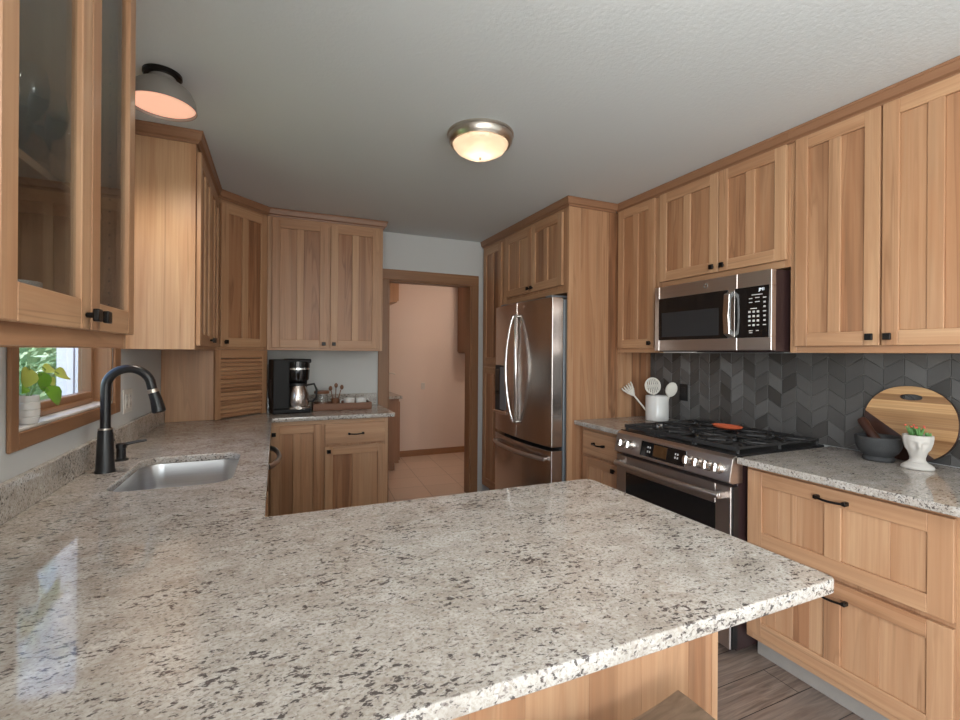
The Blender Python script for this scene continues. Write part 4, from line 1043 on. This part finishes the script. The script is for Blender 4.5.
leaves = [((.015, -.025, .105), (.05, -.35, -.55), (.9, -.35, .25), .062, .030, 1), ((.022, .035, .085), (.05, .30, -.6), (.85, -.5, .2), .062, .026, 0), ((.018, .105, .065), (.1, .75, -.45), (.9, -.3, .4), .05, .022, 1),
          ((.020, .165, .085), (.12, .9, -.1), (.8, -.35, .55), .075, .028, 1), ((.035, .055, .035), (.2, .65, -.55), (.9, -.35, .3), .075, .034, 0), ((.012, .09, .10), (.1, .7, .2), (.8, -.2, .6), .045, .02, 1), ((.01, -.04, .06), (.2, -.5, -.3), (.9, -.2, .3), .04, .018, 0)]
for c_, td, nn, L, W, pale in leaves:
    stm.tube([(0, 0, .0), (c_[0] * .4, c_[1] * .35, max(.05, c_[2] * .95)), (c_[0] * .8, c_[1] * .8, c_[2] + .012), c_], .0014, 6)
stm.build('stems', M['stem'], po)
for c_, td, nn, L, W, pale in leaves:
    vs, fs = heart(c_, td, nn, L, W); m_ = MB(); m_.add(vs, fs, .4, 2, 0, True); m_.build('leaf', M['leaf_pale' if pale else 'leaf'], po, angle=80)

# ------------------------------------------------------------------ inside the glass cabinet
def wine_glass(loc, lab, s_=1.0):
    t = thing('wine_glass', lab, 'glass', loc, 0, 'stemmed glasses in the glass-fronted cabinet')
    MB().lathe([(0, 0), (.034 * s_, 0), (.034 * s_, .002), (.008, .006), (.004, .012), (.0035, .075), (.006, .082), (.024 * s_, .098), (.034 * s_, .125), (.0355 * s_, .15), (.030 * s_, .19), (.0288 * s_, .19), (.0343 * s_, .15), (.0328 * s_, .125), (.022 * s_, .101), (0, .086)], 28).build('bowl', M['ware_glass'], t)
    return t
sz = GB + .3685
spots = [(-.46, 1.215), (-.535, 1.27), (-.465, 1.325), (-.545, 1.375), (-.475, 1.435), (-.55, 1.485), (-.62, 1.42), (-.62, 1.53)]
g0 = None
for i, (x, y) in enumerate(spots):
    lab = 'stemmed wine glass on the upper shelf of the glass-fronted cabinet'
    if g0 is None: g0 = wine_glass((x, y, sz), lab)
    else: copy_tree(g0, (x, y, sz), 0, lab)
bz = GB + .0485
def lathe_thing(name, lab, cat, loc, prof, m, group=None):
    o = MB().lathe(prof, 36, tone=.5).build(name, m); o.location = loc; return tag(o, lab, cat, group)
lathe_thing('cup', 'pale grey cup on the cabinet floor behind the nearer glass door', 'cup', (-.49, 1.245, bz), [(0, 0), (.034, 0), (.042, .02), (.044, .085), (.041, .085), (.039, .02), (0, .006)], M['ceramic'])
lathe_thing('bowl', 'small pale bowl on the cabinet floor behind the nearer glass door', 'bowl', (-.462, 1.338, bz), [(0, 0), (.03, 0), (.055, .03), (.062, .055), (.059, .055), (.05, .03), (0, .008)], M['ceramic'])
for i in range(4):
    lathe_thing('plate', ['bottom plate', 'second plate from the bottom', 'third plate from the bottom', 'top plate'][i] + ' of the pale plate stack on the cabinet floor', 'plate', (-.525, 1.482, bz + i * .0135), [(0, 0), (.045, 0), (.080, .012), (.083, .016), (.080, .018), (.045, .006), (0, .006)], M['ceramic'], 'plates in the glass-fronted cabinet')
# ------------------------------------------------------------------ stool
st = thing('stool', 'brown wooden saddle-seat stool tucked under the peninsula overhang', 'stool', (.632, .645, 0))
b = MB(); nx, ny = 18, 8; W2, D2 = .200, .128
top = []; bot = []
for j_ in range(ny + 1):
    for i in range(nx + 1):
        u_ = -1 + 2 * i / nx; v_ = -1 + 2 * j_ / ny
        z = .594 + .030 * abs(u_) ** 2.0 - .004 * abs(v_) ** 4
        top.append((u_ * W2, v_ * D2, z)); bot.append((u_ * W2, v_ * D2, z - .034))
n1 = nx + 1; N = len(top); fs = []
for j_ in range(ny):
    for i in range(nx):
        a = j_ * n1 + i; fs.append((a, a + 1, a + n1 + 1, a + n1)); fs.append((N + a, N + a + n1, N + a + n1 + 1, N + a + 1))
for i in range(nx): fs += [(i, N + i, N + i + 1, i + 1), (ny * n1 + i, ny * n1 + i + 1, N + ny * n1 + i + 1, N + ny * n1 + i)]
for j_ in range(ny): fs += [(j_ * n1, (j_ + 1) * n1, N + (j_ + 1) * n1, N + j_ * n1), (j_ * n1 + nx, N + j_ * n1 + nx, N + (j_ + 1) * n1 + nx, (j_ + 1) * n1 + nx)]
b.add(top + bot, fs, .5, 0, 0, True); b.build('seat', M['seat_wood'], st, .003, 2)
for sx in (-1, 1):
    for sy in (-1, 1):
        m_ = MB(); p0 = Vector((sx * .185, sy * .125, 0)); p1 = Vector((sx * .150, sy * .085, .575)); q = .018
        vs = [tuple(p + Vector((a * q, c_ * q, 0))) for p in (p0, p1) for a, c_ in ((-1, -1), (1, -1), (1, 1), (-1, 1))]
        m_.add(vs, [(0, 3, 2, 1), (4, 5, 6, 7), (0, 1, 5, 4), (1, 2, 6, 5), (2, 3, 7, 6), (3, 0, 4, 7)], .5); m_.build('leg', M['seat_wood'], st, .003)
for s_ in (-1, 1):
    MB().box((-.165, s_ * .108 - .011, .20), (.165, s_ * .108 + .011, .235), 0).build('stretcher', M['seat_wood'], st, .002)
    MB().box((s_ * .170 - .011, -.10, .30), (s_ * .170 + .011, .10, .335), 1).build('stretcher', M['seat_wood'], st, .002)

# ------------------------------------------------------------------ room beyond the doorway
hc = thing('base_cabinet', 'small oak base cabinet with countertop past the doorway', 'cabinet', (.68, 5.30, .004))
MB().box((0, .0, .09), (.63, .66, .835), 2, .5).box((0.02, .04, 0), (.59, .64, .09), 0, .4).box((.63, .02, .12), (.648, .64, .80), 2, .4).build('carcass', M['crown'], hc, .002)
MB().box((0, -.02, .835), (.665, .665, .868)).build('worktop', M['granite'], hc, .003)
hu = thing('wall_cabinet', 'oak wall cabinet at the top corner past the doorway, above the small base cabinet', 'cabinet', (.68, 5.30, 1.955))
MB().box((0, 0, 0), (.60, .67, .48), 2, .3).box((.60, .01, .02), (.62, .66, .47), 2, .4).build('carcass', M['wood'], hu, .002)
hv = thing('wall_cabinet', 'reddish oak wall cabinet showing only its edge inside the far doorway jamb', 'cabinet', (2.30, 5.62, 1.372))
MB().box((0, 0, 0), (.57, .355, 1.06), 2, .6).build('carcass', M['oak'], hv, .002)
MB().box((-.018, .02, .02), (0, .34, 1.04), 2, .5).build('door', M['oak'], hv, .002)
hk = thing('wall_hook', 'small brass-coloured lever hook on the doorway jamb above the back worktop', 'hook', (DX0 + .018, YB + .05, 1.185))
MB().cyl((0, 0, 0), (.012, 0, 0), .016, None, 16).tube([(.010, 0, 0), (.030, 0, .004), (.052, -.004, -.002), (.066, -.004, -.012)], .0055, 10).build('hook', M['nickel'], hk)
